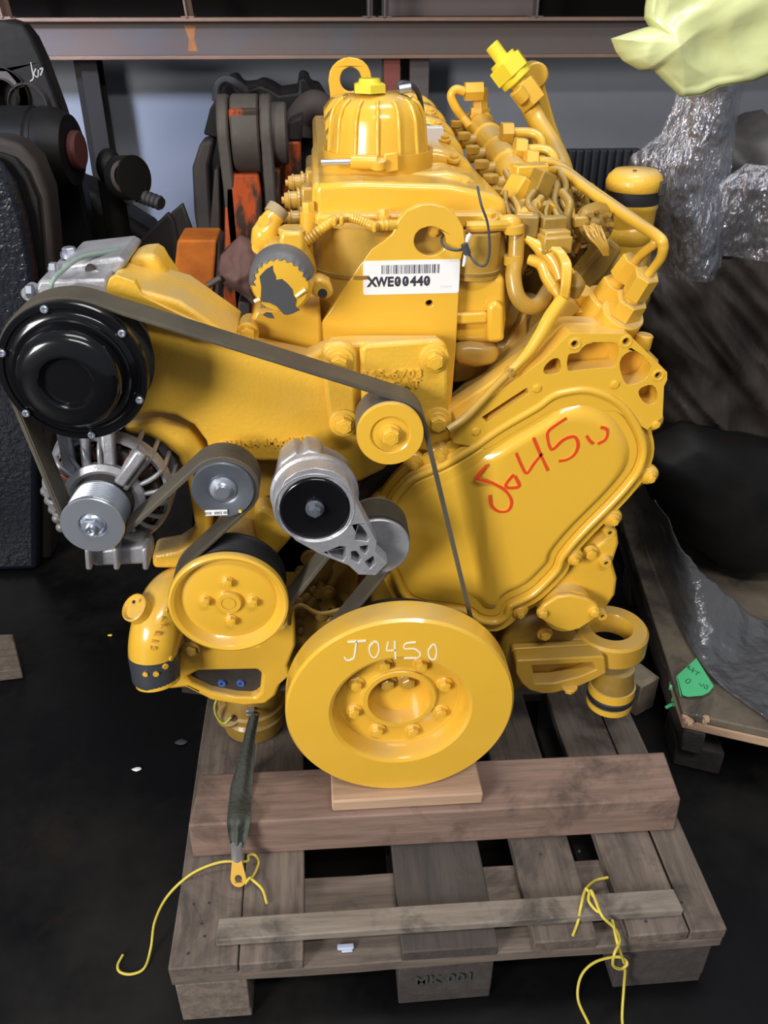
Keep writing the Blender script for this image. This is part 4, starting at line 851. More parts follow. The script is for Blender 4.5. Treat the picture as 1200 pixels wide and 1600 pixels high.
for k in range(5):
    q = W(72 + 6 * k, 768 + 14 * k, 1.04); g = G(); g.ball(q, .008, (1, .8, 1), 14, 8); build(g, 'side_boss', AluD, al)

# ---- compressor with clutch
co = P('air_conditioning_compressor', (cCo[0], 1.0, cCo[1])); c = (cCo[0], 0, cCo[1])
g = G(); g.lathe(c, [(.0, .930), (.026, .930), (.0285, .927), (.0300, .9235), (.0318, .9215), (.0480, .9215), (.0545, .925), (.0585, .931), (.0600, .938), (.0602, .948)], seg=96, cap=False); build(g, 'clutch_hub', BlackP, co, smooth=35)
g = G(); g.lathe(c, [(.05, .947), (.0655, .945), (.0672, .947), (.0672, .952), (.0720, .9535), (.0735, .955)], seg=96, cap=False); build(g, 'clutch_collar', BlackP, co, smooth=30)
g = G(); g.lathe(c, [(.05, .9555), (.0765, .9555), (.0780, .953), (.0840, .953), (.0853, .955), (.0853, .9640), (.05, .9640)], seg=96, cap=False); build(g, 'clutch_plate', BlackP, co, smooth=30)
for px, py in ((75, 495), (178, 531), (209, 621), (142, 674), (45, 642), (9, 553)):
    w_ = Vector((*xz(px, py, .953),)); d = Vector((w_.x - c[0], w_.y - c[2])).normalized() * .0795
    bo = (c[0] + d.x, .9532, c[2] + d.y); g = G(); g.lathe(bo, [(.0045, 0), (.0045, -.003), (.0036, -.0038), (.0022, -.0038), (.0018, -.001), (.0, -.001)], (0, 1, 0), 18, cap=False)
    build(g, 'socket_screw', Zinc, co)
vpull(cCo, .0825, .9645, 1.0085, 9, 'compressor_pulley', BlackM, co)
g = G(); g.lathe(c, [(.03, 1.01), (.070, 1.01), (.075, 1.02), (.075, 1.20), (.06, 1.21)], seg=48); build(g, 'compressor_body', AluD, co)
# head casting on top
slab([(60, 438), (166, 436), (168, 462), (166, 470), (52, 462)], 1.06, 1.19, 'cylinder_casting', Alu, co, bevel=.004)
g = G(); a = W(50, 462, 1.07); g.cyl((a.x - .006, 1.075, a.z), (a.x - .006, 1.10, a.z), .009, seg=20, ch=.001); build(g, 'end_boss', Alu, co)
slab([(95, 412), (185, 402), (200, 410), (178, 440), (104, 442), (90, 430)], 1.10, 1.22, 'head_casting', Alu, co, bevel=.006, seg=3)
slab([(118, 405), (150, 402), (155, 414), (120, 416)], 1.18, 1.22, 'valve_pad', Alu, co, bevel=.003)
q = W(141, 421, 1.097); g = G(); g.lathe((q.x, 1.096, q.z), [(.0065, 0), (.0065, .008)], seg=20); build(g, 'suction_port', Dark, co)
g = G(); g.cyl(W(150, 432, 1.09), W(150, 432, 1.12), .008, seg=18, ch=.002); g.cyl(W(84, 420, 1.10), W(84, 420, 1.13), .007, seg=18, ch=.002); build(g, 'boss', Alu, co)
g = G(); g.hexa(W(109, 398, 1.16), .009, .01, (0, 0, 1)); g.cyl(W(109, 402, 1.16), W(109, 396, 1.16), .012, seg=16); build(g, 'fitting', Zinc, co)
g = G(); g.hexa(W(88, 419, 1.1), .008, .008, (-1, 0, 0)); build(g, 'plug', Zinc, co)
g = G(); g.hexa(W(52, 455, 1.06), .009, .008, (-1, 0, 0)); build(g, 'plug', Zinc, co)
g = G(); g.box(*sorted((W(157, 455, 1.058).x, W(166, 455, 1.058).x)), 1.052, 1.0595, W(160, 468, 1.058).z, W(160, 452, 1.058).z); build(g, 'clip', Blue, co, bevel=.001)
g = G(); g.tube([W(80, 458, 1.03), W(82, 440, 1.03), W(96, 424, 1.05), W(125, 403, 1.09), W(158, 396, 1.12), W(190, 392, 1.16)], [.0028, .0028, .003, .003, .0035, .006], 10); build(g, 'clear_hose', Tube, co, smooth=60)

# ---- accessory bracket
br = P('accessory_bracket', W(400, 600, 1.05))
slab([(150, 480), (218, 478), (277, 468), (372, 533), (480, 556), (504, 545), (520, 538), (560, 536), (685, 536), (700, 548), (700, 655), (690, 668), (662, 672), (640, 690), (600, 735), (560, 755), (520, 745), (440, 722), (330, 720), (322, 690), (303, 665), (275, 650), (240, 645), (215, 650), (150, 600)], 1.05, 1.085, 'web_plate', YelC, br, bevel=.006, seg=3)
# upper arm: block with sloping top
slab([(166, 452), (170, 436), (182, 430), (210, 440), (222, 462), (250, 476), (370, 532), (480, 560), (218, 500), (218, 485), (168, 472)], 1.035, 1.049, 'arm_rib', YelC, br, bevel=.005)
slab([(166, 470), (167, 446), (172, 440), (215, 452), (280, 470), (372, 534), (300, 530), (218, 484)], 1.04, 1.16, 'arm_block', YelC, br, bevel=.012, seg=4, Yp=1.04)
slab([(195, 478), (200, 410), (208, 400), (236, 398), (246, 404), (254, 418), (268, 438), (277, 452), (280, 480)], 1.13, 1.20, 'arm_head', YelC, br, bevel=.012, seg=4)
slab([(193, 662), (250, 655), (300, 672), (325, 710), (332, 760), (332, 845), (300, 878), (277, 890), (238, 890), (237, 867), (277, 860), (297, 847), (305, 827), (297, 780), (290, 745), (277, 715), (253, 695), (230, 683), (193, 680)], 1.075, 1.125, 'alternator_yoke', YelC, br, bevel=.008, seg=3)
# bolting pad
slab([(502, 556), (504, 545), (512, 538), (530, 535), (548, 540), (557, 552), (558, 668), (552, 677), (540, 681), (522, 678), (514, 668), (508, 620)], 1.033, 1.0495, 'bolting_strip', YelC, br, bevel=.006, seg=3)
slab([(562, 548), (568, 538), (684, 530), (696, 536), (701, 550), (701, 655), (696, 667), (684, 673), (668, 668), (655, 650), (640, 640), (565, 640)], 1.037, 1.0495, 'bolting_pad', YelC, br, bevel=.006, seg=3)
for px, py, Yb in ((529, 565, 1.033), (537, 660, 1.033), (678, 560, 1.037), (683, 657, 1.037)):
    q = W(px, py, Yb); g = G(); g.lathe((q.x, Yb, q.z), [(.020, 0.001), (.0195, -.003), (.017, -.0042), (.0, -.0042)], seg=36, cap=False); build(g, 'bolt_boss', YelC, br)
    bolt(br, (q.x, Yb - .0042, q.z), .0115, .011, m=Yel, washer=1.25)
def emb(s, px, py, size, Y, parent, m=YelC, rot=0.0, **k):
    q = W(px, py, Y); return text(s, (q.x, Y, q.z), size, m, 'cast_lettering', parent, rot=(PI / 2, 0, 0) if not rot else (PI / 2, rot, 0), ext=.0024, bold=.0005, **k)
emb('345-6703', 612, 585, .0155, 1.0365, br, spacing=1.25, sx=1.1); emb('08-CAT', 617, 600.5, .0155, 1.0365, br, spacing=1.25, sx=1.1)
emb('CHINA', 374, 693, .0125, 1.0495, br, spacing=1.35, sx=1.1)
for i, ch in enumerate('IM_HOHRUO'.replace('_', '')):
    emb(ch, 415 + i * 9.8, 690.5 + (4 if i == 2 else 2.5 if i == 3 else 0) - i * .4, .0125, 1.0495, br, sx=1.0)
# yellow webs running down behind idlers
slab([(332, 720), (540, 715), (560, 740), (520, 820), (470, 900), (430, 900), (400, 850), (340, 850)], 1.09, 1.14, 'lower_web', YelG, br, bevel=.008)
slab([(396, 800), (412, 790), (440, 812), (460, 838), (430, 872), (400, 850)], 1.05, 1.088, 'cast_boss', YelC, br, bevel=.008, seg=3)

# ---- lifting plate with paper label
lp = P('front_lifting_plate', W(640, 480, 1.10)); LY = 1.10
slab([(502, 560), (502, 505), (517, 483), (560, 417), (580, 390), (600, 377), (613, 365), (622, 345), (636, 329), (655, 321), (675, 319), (695, 323), (713, 337), (724, 355), (727, 380), (720, 408), (713, 533), (703, 660), (600, 690), (520, 690)], LY, LY + .012, 'plate', YelS, lp, bevel=.003, holes=[ellp(672, 377, 25, 23, 28), ellp(671, 474, 5.5, 5, 14)])
a = W(567, 408, LY - .0008); b = W(719, 408, LY - .0008); d_ = W(569, 461, LY - .0008)
lx0, lx1, lz0, lz1 = a.x, b.x, d_.z, a.z
def rrect(x0, x1, z0, z1, r=.003):
    o = []
    for cx, cz, a0 in ((x1 - r, z1 - r, 0), (x0 + r, z1 - r, PI / 2), (x0 + r, z0 + r, PI), (x1 - r, z0 + r, 1.5 * PI)):
        for k in range(5): o.append((cx + r * math.cos(a0 + k * PI / 8), cz + r * math.sin(a0 + k * PI / 8)))
    return o
g = G(); g.prism(rrect(lx0, lx1, lz0, lz1), LY - .0009, LY - .0001); build(g, 'paper_label', White, lp, smooth=0)
lw = lx1 - lx0; lh = lz1 - lz0
g = G(); rr = random.Random(5); x = lx0 + lw * .19; xe = lx0 + lw * .79; bt = lz1 - lh * .13; bb = lz1 - lh * .39
while x < xe:
    w_ = rr.choice([.0008, .0008, .0014, .0024]); g.box(x, x + w_, LY - .0012, LY - .0009, bb, bt); x += w_ + rr.choice([.0007, .0009, .0014, .002])
build(g, 'barcode', mat('barcode_ink', (0.10, 0.10, 0.13), 0.6), lp, smooth=0, kind='stuff')
cx = lx0 + lw * .06; ts = lh * .42
tz = lz0 + lh * .37; ts = lh * .385
for ch, u_ in zip('XWE00440', (.091, .189, .282, .357, .439, .52, .59, .661)):
    text(ch, (lx0 + lw * u_, LY - .0011, tz), ts, Ink, 'label_lettering', lp, ext=.00025, bold=.0007, sx=.82 if ch == 'W' else .95)
    if ch == '0': g = G(); g.beam((lx0 + lw * (u_ - .018), LY - .0014, tz - ts * .24), (lx0 + lw * (u_ + .018), LY - .0014, tz + ts * .24), .0005, .0012, (0, 0, 1)); build(g, 'label_lettering', Ink, lp, smooth=0)
text('CLCAN 01', (lx0 + lw * .865, LY - .001, lz0 + lh * .20), .0035, mat('pale_print', (0.55, 0.55, 0.55), 0.6), 'small_print', lp, ext=.0001)
slab([(640, 340), (712, 340), (712, 415), (640, 415)], 1.122, 1.13, 'backing_wall', YelM, lp, bevel=.002)
bolt(lp, W(678, 360, 1.122), .006, .007, m=Yel)
# wire tie through the eye
g = G(); g.tube([W(693, 366, 1.115), W(690, 376, 1.10), W(696, 386, 1.09), W(712, 391, 1.085), W(728, 388, 1.085)], .0018, 8)
g.tube([W(728, 388, 1.085), W(738, 405, 1.08), W(750, 415, 1.07), W(760, 412, 1.07), (W(765, 390, 1.07)), W(762, 350, 1.07), W(752, 320, 1.07), W(746, 291, 1.08)], .0016, 8); build(g, 'wire_tie', Wire, lp, smooth=60)
g = G(); g.cyl(W(725, 381, 1.08), W(731, 397, 1.08), .0045, seg=12); build(g, 'tie_lock', Wire, lp)
g = G(); g.tube([W(735, 365, 1.085), W(731, 372, 1.085), W(729, 382, 1.085)], [.0022, .0032, .0018], 8); g.tube([W(728, 398, 1.085), W(724, 416, 1.085)], [.003, .0018], 8); build(g, 'white_tag_end', White, lp)
# strut plate to the left of the plate and bolt
slab([(395, 535), (392, 500), (400, 484), (500, 476), (505, 555), (400, 538)], 1.095, 1.16, 'side_bracket', Yel, EN, bevel=.006)
g = G(); q = W(388, 520, 1.08); g.cyl((q.x, 1.08, q.z), (q.x, 1.12, q.z), .014, seg=28, ch=.002); build(g, 'clamp_boss', Yel, EN)
bolt(EN, (q.x, 1.08, q.z), .010, .009, name='bracket_bolt')

# ---- gear cover housing
gc = P('timing_cover', W(820, 760, 1.05)); GY = 1.05
inner = [(700, 727), (740, 703), (785, 672), (840, 640), (862, 624), (880, 617), (913, 613), (947, 623), (973, 643), (993, 675), (1000, 703), (993, 730), (977, 753), (953, 780), (913, 820), (890, 845), (873, 867), (868, 882), (860, 893), (833, 920), (812, 932), (800, 937), (790, 945), (786, 957), (773, 965), (750, 962), (733, 950), (700, 944), (665, 940), (640, 930), (625, 905), (612, 870), (606, 830), (612, 800), (622, 778), (645, 752), (670, 740)]
def offs(pts, d):
    n = len(pts); out = []
    area_ = sum(pts[i][0] * pts[(i + 1) % n][1] - pts[(i + 1) % n][0] * pts[i][1] for i in range(n)); s = 1 if area_ > 0 else -1
    for i in range(n):
        a = Vector(pts[i - 1]); b = Vector(pts[i]); c_ = Vector(pts[(i + 1) % n]); t1 = (b - a).normalized(); t2 = (c_ - b).normalized(); t = (t1 + t2).normalized()
        nn = Vector((t.y, -t.x)) * s; k = 1 / max(.5, t.dot(t1)); out.append(tuple(b + nn * d * k))
    return out
def smo(pts, k=3):
    v = [Vector((x, 0, y)) for x, y in pts]; return [(p.x, p.z) for p in catmull(v, k, True)[0]]
cbolts = [(837, 603), (958, 597), (1022, 660), (1015, 745), (958, 812), (897, 873), (812, 957), (742, 670), (688, 711), (647, 724), (597, 788)]
slab(smo(offs(inner, 24)), GY + .006, GY + .016, 'cover_flange', YelS, gc, bevel=.003, Yp=GY)
slab(smo(offs(inner, 14)), GY - .001, GY + .0055, 'cover_step', YelS, gc, bevel=.004, seg=3, Yp=GY)
g = G(); pts = [W(x, y, GY) for x, y in smo(offs(inner, 5), 4)]; g.tube([Vector((p.x, GY - .003, p.z)) for p in pts], .0055, 10, smooth=False, closed=True); build(g, 'sealing_ridge', YelS, gc, smooth=60)
slab(smo(offs(inner, -3)), GY - .003, GY + .004, 'cover_panel', YelS, gc, bevel=.003, Yp=GY)
# raised right field of the panel: blended step
g = G(); fld = smo(offs(inner, -16)); fp = PX(fld, GY); nq = len(fp); cx_ = sum(p[0] for p in fp) / nq; cz_ = sum(p[1] for p in fp) / nq
def fieldY(x, z):
    t = (x - W(742, 800, GY).x) / .028; t = min(1, max(0, t)); t = t * t * (3 - 2 * t); return -.0035 - .009 * t
rings_ = 22; v = []; f = []
for k in range(rings_ + 1):
    q_ = 1 - k / rings_
    for (x, z) in fp:
        X = cx_ + (x - cx_) * q_; Z = cz_ + (z - cz_) * q_; e_ = min(1, (1 - q_) / .07); e_ = e_ * e_ * (3 - 2 * e_); v.append((X, GY - .002 + (fieldY(X, Z) + .002) * e_, Z))
for k in range(rings_):
    for i in range(nq): j = (i + 1) % nq; f.append((k * nq + i, k * nq + j, (k + 1) * nq + j, (k + 1) * nq + i))
f.append(tuple(range(nq))); g.add(v, f); build(g, 'raised_field', YelS, gc, smooth=80)
for px, py in cbolts:
    q = W(px, py, GY + .004); g = G(); g.lathe((q.x, 0, q.z), [(.0155, GY + .016), (.0155, GY + .009), (.0135, GY + .006), (.0115, GY + .005), (.0105, GY + .002), (.0095, GY + .001), (.0, GY + .001)], seg=24, cap=False); build(g, 'bolt_lobe', YelS, gc)
    bolt(gc, (q.x, GY + .001, q.z), .0062, .006, m=YelS, washer=1.2)
YT = GY - .0125
ribbon([[(761, 726), (751, 737), (743, 748)], [(745, 748), (772, 756), (790, 767), (799, 783), (794, 797), (780, 799), (768, 790), (765, 773)], [(802, 741), (790, 757), (796, 762), (811, 759), (804, 743)], [(806, 707), (815, 728), (823, 739), (834, 724), (847, 708)], [(833, 683), (843, 707), (856, 735)], [(885, 653), (868, 664), (857, 673), (855, 683), (862, 702), (880, 687), (897, 682), (903, 695), (897, 710), (885, 718), (873, 720)], [(916, 680), (921, 688), (927, 693)], [(938, 667), (947, 670), (949, 677), (945, 687), (934, 693)]], YT, .0048, RedInk, 'handwritten_number', gc, .0012)
# housing behind, with pocketed top flange
hs = P('gear_housing', W(850, 700, 1.1))
top = [(1050, 640), (1046, 602), (1050, 592), (1049, 582), (1040, 572), (992, 532), (980, 520), (890, 519), (882, 526), (848, 561), (800, 596), (765, 620), (735, 640), (712, 655), (706, 690), (760, 700), (860, 640), (1000, 660)]
top = [(x - (x - 900) * 0.0, y) for x, y in top]
P1_ = [(849, 573), (858, 562), (868, 558), (874, 562), (874, 580), (851, 583)]
P2_ = [(886, 556), (891, 551), (903, 549), (916, 536), (955, 533), (966, 541), (961, 570), (942, 573), (900, 577), (886, 577)]
P3_ = [(967, 565), (975, 552), (992, 547), (1014, 566), (1015, 576), (1006, 592), (980, 600), (970, 584)]
P4_ = [(996, 610), (1005, 602), (1018, 600), (1025, 610), (1024, 626), (1013, 630), (1002, 624)]
P5_ = [(760, 658), (752, 650), (790, 625), (822, 604), (826, 612), (800, 630)]
slab([(1034, 650), (1036, 602), (1041, 592), (1041, 580), (1033, 572), (992, 532), (980, 520), (890, 519), (882, 526), (848, 561), (800, 596), (765, 620), (735, 640), (712, 655), (706, 690), (760, 700), (860, 640), (960, 640), (1010, 670)], GY - .004, GY + .03, 'top_flange', YelS, hs, bevel=.004, seg=3, Yp=GY,
     holes=[ellp(897, 536, 5.5, 5, 16), ellp(977, 532, 5.5, 5, 16), ellp(1027, 585, 5.5, 5, 16), smo(P1_, 2), smo(P2_, 2), smo(P3_, 2), smo(P4_, 2), P5_])
slab([(1036, 650), (1040, 600), (1046, 590), (1044, 578), (992, 530), (980, 520), (890, 519), (882, 526), (848, 561), (765, 620), (712, 655), (640, 700), (590, 760), (575, 830), (590, 900), (620, 950), (700, 980), (790, 1000), (860, 960), (880, 930), (965, 850), (972, 815), (1024, 770), (1032, 720)], GY + .031, GY + .075, 'housing_case', Yel, hs, bevel=.008, seg=3, Yp=GY)
slab([(1034, 650), (1040, 600), (1044, 580), (992, 530), (980, 521), (890, 520), (882, 527), (848, 562), (765, 625), (700, 680), (600, 760), (600, 900), (790, 1000), (880, 930), (965, 850), (1024, 770), (1030, 720)], GY + .076, GY + .11, 'housing_rear', YelG, hs, bevel=.008, Yp=GY)
for px, py, rp in ((897, 536, 9), (977, 532, 9), (1027, 585, 9)):
    q = W(px, py, GY); g = G(); g.lathe((q.x, 0, q.z), [(.0048, GY + .004), (.0048, GY - .0045), (.006, GY - .0052), (.0085, GY - .0048), (.0095, GY - .002)], seg=24, cap=False); build(g, 'hole_boss', YelS, hs)
    g = G(); g.lathe((q.x, GY + .006, q.z), [(.0047, 0), (.0047, .02)], seg=16); build(g, 'threaded_hole', Dark, hs)
# lower right: side cover, lugs
slab([(930, 855), (965, 828), (968, 850), (958, 880), (965, 905), (962, 930), (945, 955), (915, 965), (870, 960), (850, 930), (880, 890)], GY + .02, GY + .06, 'side_casting', Yel, hs, bevel=.006, seg=3)
for px, py in ((953, 832), (947, 879), (941, 962)):
    q = W(px, py, GY + .012); g = G(); g.lathe((q.x, 0, q.z), [(.0035, GY + .013), (.0035, GY + .010), (.008, GY + .010), (.0095, GY + .013), (.0095, GY + .03)], seg=24, cap=False); build(g, 'lug_ring', Yel, hs); g = G(); g.lathe((q.x, GY + .0125, q.z), [(.0036, 0), (.0036, .01)], seg=12); build(g, 'lug_hole', Dark, hs)
bolt(hs, W(922, 863, GY + .02), .009, .009); 
slab([(838, 958), (850, 945), (870, 932), (890, 929), (915, 934), (932, 943), (938, 957), (928, 967), (905, 982), (888, 986), (868, 980), (850, 970)], GY - .012, GY - .002, 'oval_cover', Yel, hs, bevel=.003, seg=3, Yp=GY - .01)
g = G(); q = W(888, 955, GY); g.lathe((q.x, 0, q.z), [(.040, GY - .0015), (.040, GY + .02), (.045, GY + .03)], seg=40); build(g, 'cover_boss', Yel, hs)
bolt(hs, W(847, 957, GY - .012), .0075, .007, washer=1.2); bolt(hs, W(928, 955, GY - .012), .0075, .007, washer=1.2)
bolt(hs, W(851, 990, GY + .02), .009, .008)
# the crankcase front seen behind belts
cf = P('crankcase_front', W(500, 900, 1.1))
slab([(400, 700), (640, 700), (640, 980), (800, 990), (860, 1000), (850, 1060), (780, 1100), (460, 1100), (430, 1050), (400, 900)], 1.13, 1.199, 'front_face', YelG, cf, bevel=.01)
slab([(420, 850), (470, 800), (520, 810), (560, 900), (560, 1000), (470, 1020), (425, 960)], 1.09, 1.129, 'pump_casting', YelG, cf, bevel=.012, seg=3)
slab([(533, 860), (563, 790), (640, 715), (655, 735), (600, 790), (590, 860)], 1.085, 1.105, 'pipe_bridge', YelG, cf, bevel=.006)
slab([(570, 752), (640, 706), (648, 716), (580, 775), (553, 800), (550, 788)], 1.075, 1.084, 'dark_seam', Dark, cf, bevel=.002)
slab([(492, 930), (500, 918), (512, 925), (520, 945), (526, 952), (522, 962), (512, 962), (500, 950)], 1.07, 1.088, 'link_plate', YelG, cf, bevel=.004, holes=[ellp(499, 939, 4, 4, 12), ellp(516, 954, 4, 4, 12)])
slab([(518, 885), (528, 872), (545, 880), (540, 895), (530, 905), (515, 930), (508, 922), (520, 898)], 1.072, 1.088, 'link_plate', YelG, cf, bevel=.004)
g = G()
for i in range(14):
    rr = random.Random(i + 3); q = W(450 + 85 * rr.random(), 880 + 110 * rr.random(), 1.085); g.ball(q, .006 + .008 * rr.random(), (1, .6, 1), 10, 6)
build(g, 'casting_bumps', YelG, cf, kind='stuff')
bolt(cf, W(512, 925, 1.07), .008, .007, m=YelG); bolt(cf, W(484, 872, 1.088), .010, .008, m=YelG)
g = G(); g.tube([W(452, 975, 1.03), W(455, 955, 1.02), W(470, 945, 1.02), W(500, 958, 1.02), W(540, 950, 1.03)], .003, 8); build(g, 'grimy_wire', YelG, cf)

# ---- front mounting arm, right, with isolator
ma = P('engine_mount_arm', W(930, 1030, 1.08))
MY = 1.02
c = WZ(950, 995, W(950, 995, 1.10).z)
# ring: thick eye lying nearly flat
rc = W(953, 992, 1.115); 
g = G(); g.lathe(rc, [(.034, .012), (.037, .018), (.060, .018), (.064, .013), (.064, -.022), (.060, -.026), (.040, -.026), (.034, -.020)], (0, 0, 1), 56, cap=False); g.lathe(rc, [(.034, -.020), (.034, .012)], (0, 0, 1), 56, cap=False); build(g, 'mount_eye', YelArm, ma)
zt_ = rc.z + .014; zb_ = rc.z - .026
yf = 1.045; xw = lambda px, y_=yf: W(px, 1035, y_).x
rp2 = lambda px, py: (W(px, py, yf).x, W(px, py, yf).z)
g = G(); tk = .013
outr = [(xw(806), zt_ - .004), (xw(809), zt_), (xw(938), zt_), (xw(944), zt_ - .004)] + [rp2(*p) for p in ((948, 1052), (925, 1064), (900, 1075), (868, 1083), (845, 1084), (828, 1079), (814, 1067), (806, 1052))]
inr = [(xw(832), zt_ - tk), (xw(926), zt_ - tk)] + [rp2(*p) for p in ((932, 1047), (905, 1058), (866, 1068), (836, 1069))]
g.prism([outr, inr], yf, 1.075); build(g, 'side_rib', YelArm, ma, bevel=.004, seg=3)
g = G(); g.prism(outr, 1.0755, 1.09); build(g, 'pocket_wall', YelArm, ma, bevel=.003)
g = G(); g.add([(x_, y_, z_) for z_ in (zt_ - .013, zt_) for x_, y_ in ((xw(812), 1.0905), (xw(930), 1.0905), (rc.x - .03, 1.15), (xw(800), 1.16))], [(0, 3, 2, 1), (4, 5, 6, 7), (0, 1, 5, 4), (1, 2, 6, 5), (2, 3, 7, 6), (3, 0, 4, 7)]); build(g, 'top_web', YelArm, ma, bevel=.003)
slab([(790, 985), (850, 960), (900, 985), (900, 1030), (826, 1040), (800, 1060), (780, 1030)], 1.09, 1.14, 'arm_root', YelG, ma, bevel=.01)
bolt(ma, W(890, 1074, 1.043), .009, .008, axis=(0, -.2, -1))
ic = W(960, 1050, 1.10)
g = G(); g.lathe((ic.x, ic.y, 0), [(.0, ic.z + .015), (.033, ic.z + .015), (.036, ic.z - .015), (.038, ic.z - .02), (.038, ic.z - .04)], (0, 0, 1), 40, cap=False); build(g, 'isolator', YelG, ma)
g = G(); g.lathe((ic.x, ic.y, 0), [(.041, ic.z - .025), (.041, ic.z - .043)], (0, 0, 1), 40); build(g, 'isolator', YelC, ma)
g = G(); g.lathe((ic.x, ic.y, 0), [(.038, ic.z - .0435), (.0415, ic.z - .047), (.0415, ic.z - .056), (.038, ic.z - .0595)], (0, 0, 1), 40); build(g, 'rubber_ring', BlackM, ma)
g = G(); g.lathe((ic.x, ic.y, 0), [(.0405, ic.z - .060), (.0405, ic.z - .072), (.034, ic.z - .075)], (0, 0, 1), 40); build(g, 'base_washer', YelC, ma)

# ---- lower-left bracket with black recess and blue plugs
lb_ = P('front_support_bracket', W(380, 1060, 1.04))
slab([(262, 1030), (300, 1000), (330, 1010), (400, 1010), (400, 985), (440, 980), (460, 960), (462, 1010), (450, 1040), (455, 1055), (440, 1068), (432, 1087), (415, 1101), (380, 1104), (330, 1095), (290, 1075), (262, 1078)], 1.04, 1.075, 'support_casting', Yel, lb_, bevel=.006, seg=3, holes=[[(292, 1058), (310, 1049), (402, 1047), (409, 1053), (406, 1083), (397, 1091), (370, 1090), (330, 1082), (300, 1068)]])
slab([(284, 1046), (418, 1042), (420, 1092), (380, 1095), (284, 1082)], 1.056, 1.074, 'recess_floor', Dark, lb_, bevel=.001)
for px in (347, 376):
    q = W(px, 1067, 1.055); g = G(); g.lathe((q.x, 0, q.z), [(.0025, 1.058), (.003, 1.052), (.006, 1.052), (.0065, 1.054), (.0065, 1.061)], seg=20, cap=False); g.lathe((q.x, 1.0575, q.z), [(.003, 0), (.003, .003)], seg=12); build(g, 'blue_plug', Blue, lb_)
slab([(300, 960), (460, 950), (462, 1010), (440, 1010), (400, 1040), (300, 1040)], 1.0755, 1.13, 'bracket_root', YelG, lb_, bevel=.01)
slab([(285, 990), (310, 1000), (315, 1022), (290, 1018)], 1.02, 1.04, 'grimy_boss', YelG, lb_, bevel=.006, seg=3)
bolt(lb_, W(298, 1014, 1.02), .010, .006, m=YelG)
g = G(); g.cyl(W(440, 1068, 1.06), W(440, 1068, 1.10), .012, seg=20); build(g, 'dark_port', Dark, lb_)  # short port cylinder in the black material
# ---- small starter-like lower housing with strap terminal
st = P('lower_drive_housing', W(400, 1120, 1.15))
q = W(395, 1105, 1.16); g = G(); g.lathe((q.x, q.y, 0), [(.0, .262), (.05, .262), (.056, .25), (.058, .222), (.062, .218), (.062, .206), (.05, .20), (.0, .2)], (0, 0, 1), 40, cap=False); build(g, 'filter_head', YelG, st)
g = G(); g.lathe((q.x, q.y, 0), [(.05, .1999), (.058, .19), (.055, .16), (.04, .1475), (.0, .147)], (0, 0, 1), 40, cap=False); build(g, 'filter_bowl', YelG, st)
g = G(); g.cyl(W(365, 1122, 1.105), W(365, 1122, 1.14), .006, seg=14); build(g, 'terminal_stud', RedFace, st)
g = G(); g.cyl(W(358, 1118, 1.11), W(358, 1118, 1.15), .022, seg=24, ch=.003); build(g, 'terminal_body', YelG, st)
for k in range(2): g = G(); p_ = W(390, 1112 + 6 * k, 1.095); g.box(p_.x - .006, p_.x + .008, p_.y, p_.y + .012, p_.z - .0018, p_.z + .0018); build(g, 'chrome_lug', Zinc, st, bevel=.0006)
g = G(); g.tube([W(345, 1085, 1.11), W(336, 1100, 1.10), W(338, 1118, 1.10), W(350, 1130, 1.10), W(362, 1120, 1.10)], .0022, 8); build(g, 'earth_wire', mat('green_yellow_wire', (0.45, 0.45, 0.06), 0.5), st, smooth=60)
# strap down to the cord
sp = P('ground_strap', W(380, 1230, 1.0))
cl = [(W(397, 1117, 1.085), .009), (W(390, 1150, 1.045), .010), (WZ(383, 1190, .236), .0135), (WZ(378, 1222, .228), .0175), (WZ(375, 1250, .226), .0178), (W(373, 1280, .876), .0178), (W(372, 1300, .868), .015), (W(371, 1322, .856), .010)]
g = G(); cp, cr_ = catmull([a for a, b in cl], 6, False, [b for a, b in cl]); v = []; f = []; nc = 10
for i, (p_, w_) in enumerate(zip(cp, cr_)):
    for s_ in (-1, 1):
        for j in range(nc + 1):
            u_ = -1 + 2 * j / nc; v.append((p_.x + u_ * w_, p_.y - .004 * math.sin(u_ * 5 + i * .05) - s_ * -.0014 * s_ * 0 + s_ * .0016, p_.z + .003 * math.cos(u_ * 4)))
M_ = 2 * (nc + 1)
for i in range(len(cp) - 1):
    for j in range(nc): a = i * M_ + j; f.append((a, a + 1, a + 1 + M_, a + M_)); a += nc + 1; f.append((a + 1, a, a + M_, a + 1 + M_))
    a = i * M_; f.append((a, a + M_, a + M_ + nc + 1, a + nc + 1)); a += nc; f.append((a, a + nc + 1, a + M_ + nc + 1, a + M_))
g.add(v, f); build(g, 'braid', Strap, sp, smooth=60)
e = W(370, 1326, .856); g = G(); e2 = WZ(371, 1345, .175); g.tube([e + Vector((0, 0, .010)), e, e2], [.009, .0085, .009], 14, flat=.6, smooth=False); build(g, 'crimp', Zinc, sp)
l0 = WZ(370, 1342, .178); l1 = WZ(374, 1386, .152); dl = (l1 - l0); L_ = dl.length; dl.normalize(); nrm = Vector((1, 0, 0)).cross(dl).normalized() * -1
if nrm.z < 0: nrm = -nrm
ring = []; hole = []
for k in range(17): a = -PI / 2 * 1.1 + PI * 1.1 * k / 16; ring.append((.012 * math.sin(a), L_ - .012 + .012 * math.cos(a)))
outl = [(-.007, 0), (.007, 0)] + [(x, y) for x, y in reversed(ring)]
hl = circ((0, L_ - .012), .0055, 14)
tr = tessellate_polygon([[Vector((x, y, 0)) for x, y in outl], [Vector((x, y, 0)) for x, y in hl]]); fl_ = outl + hl; N_ = len(fl_)
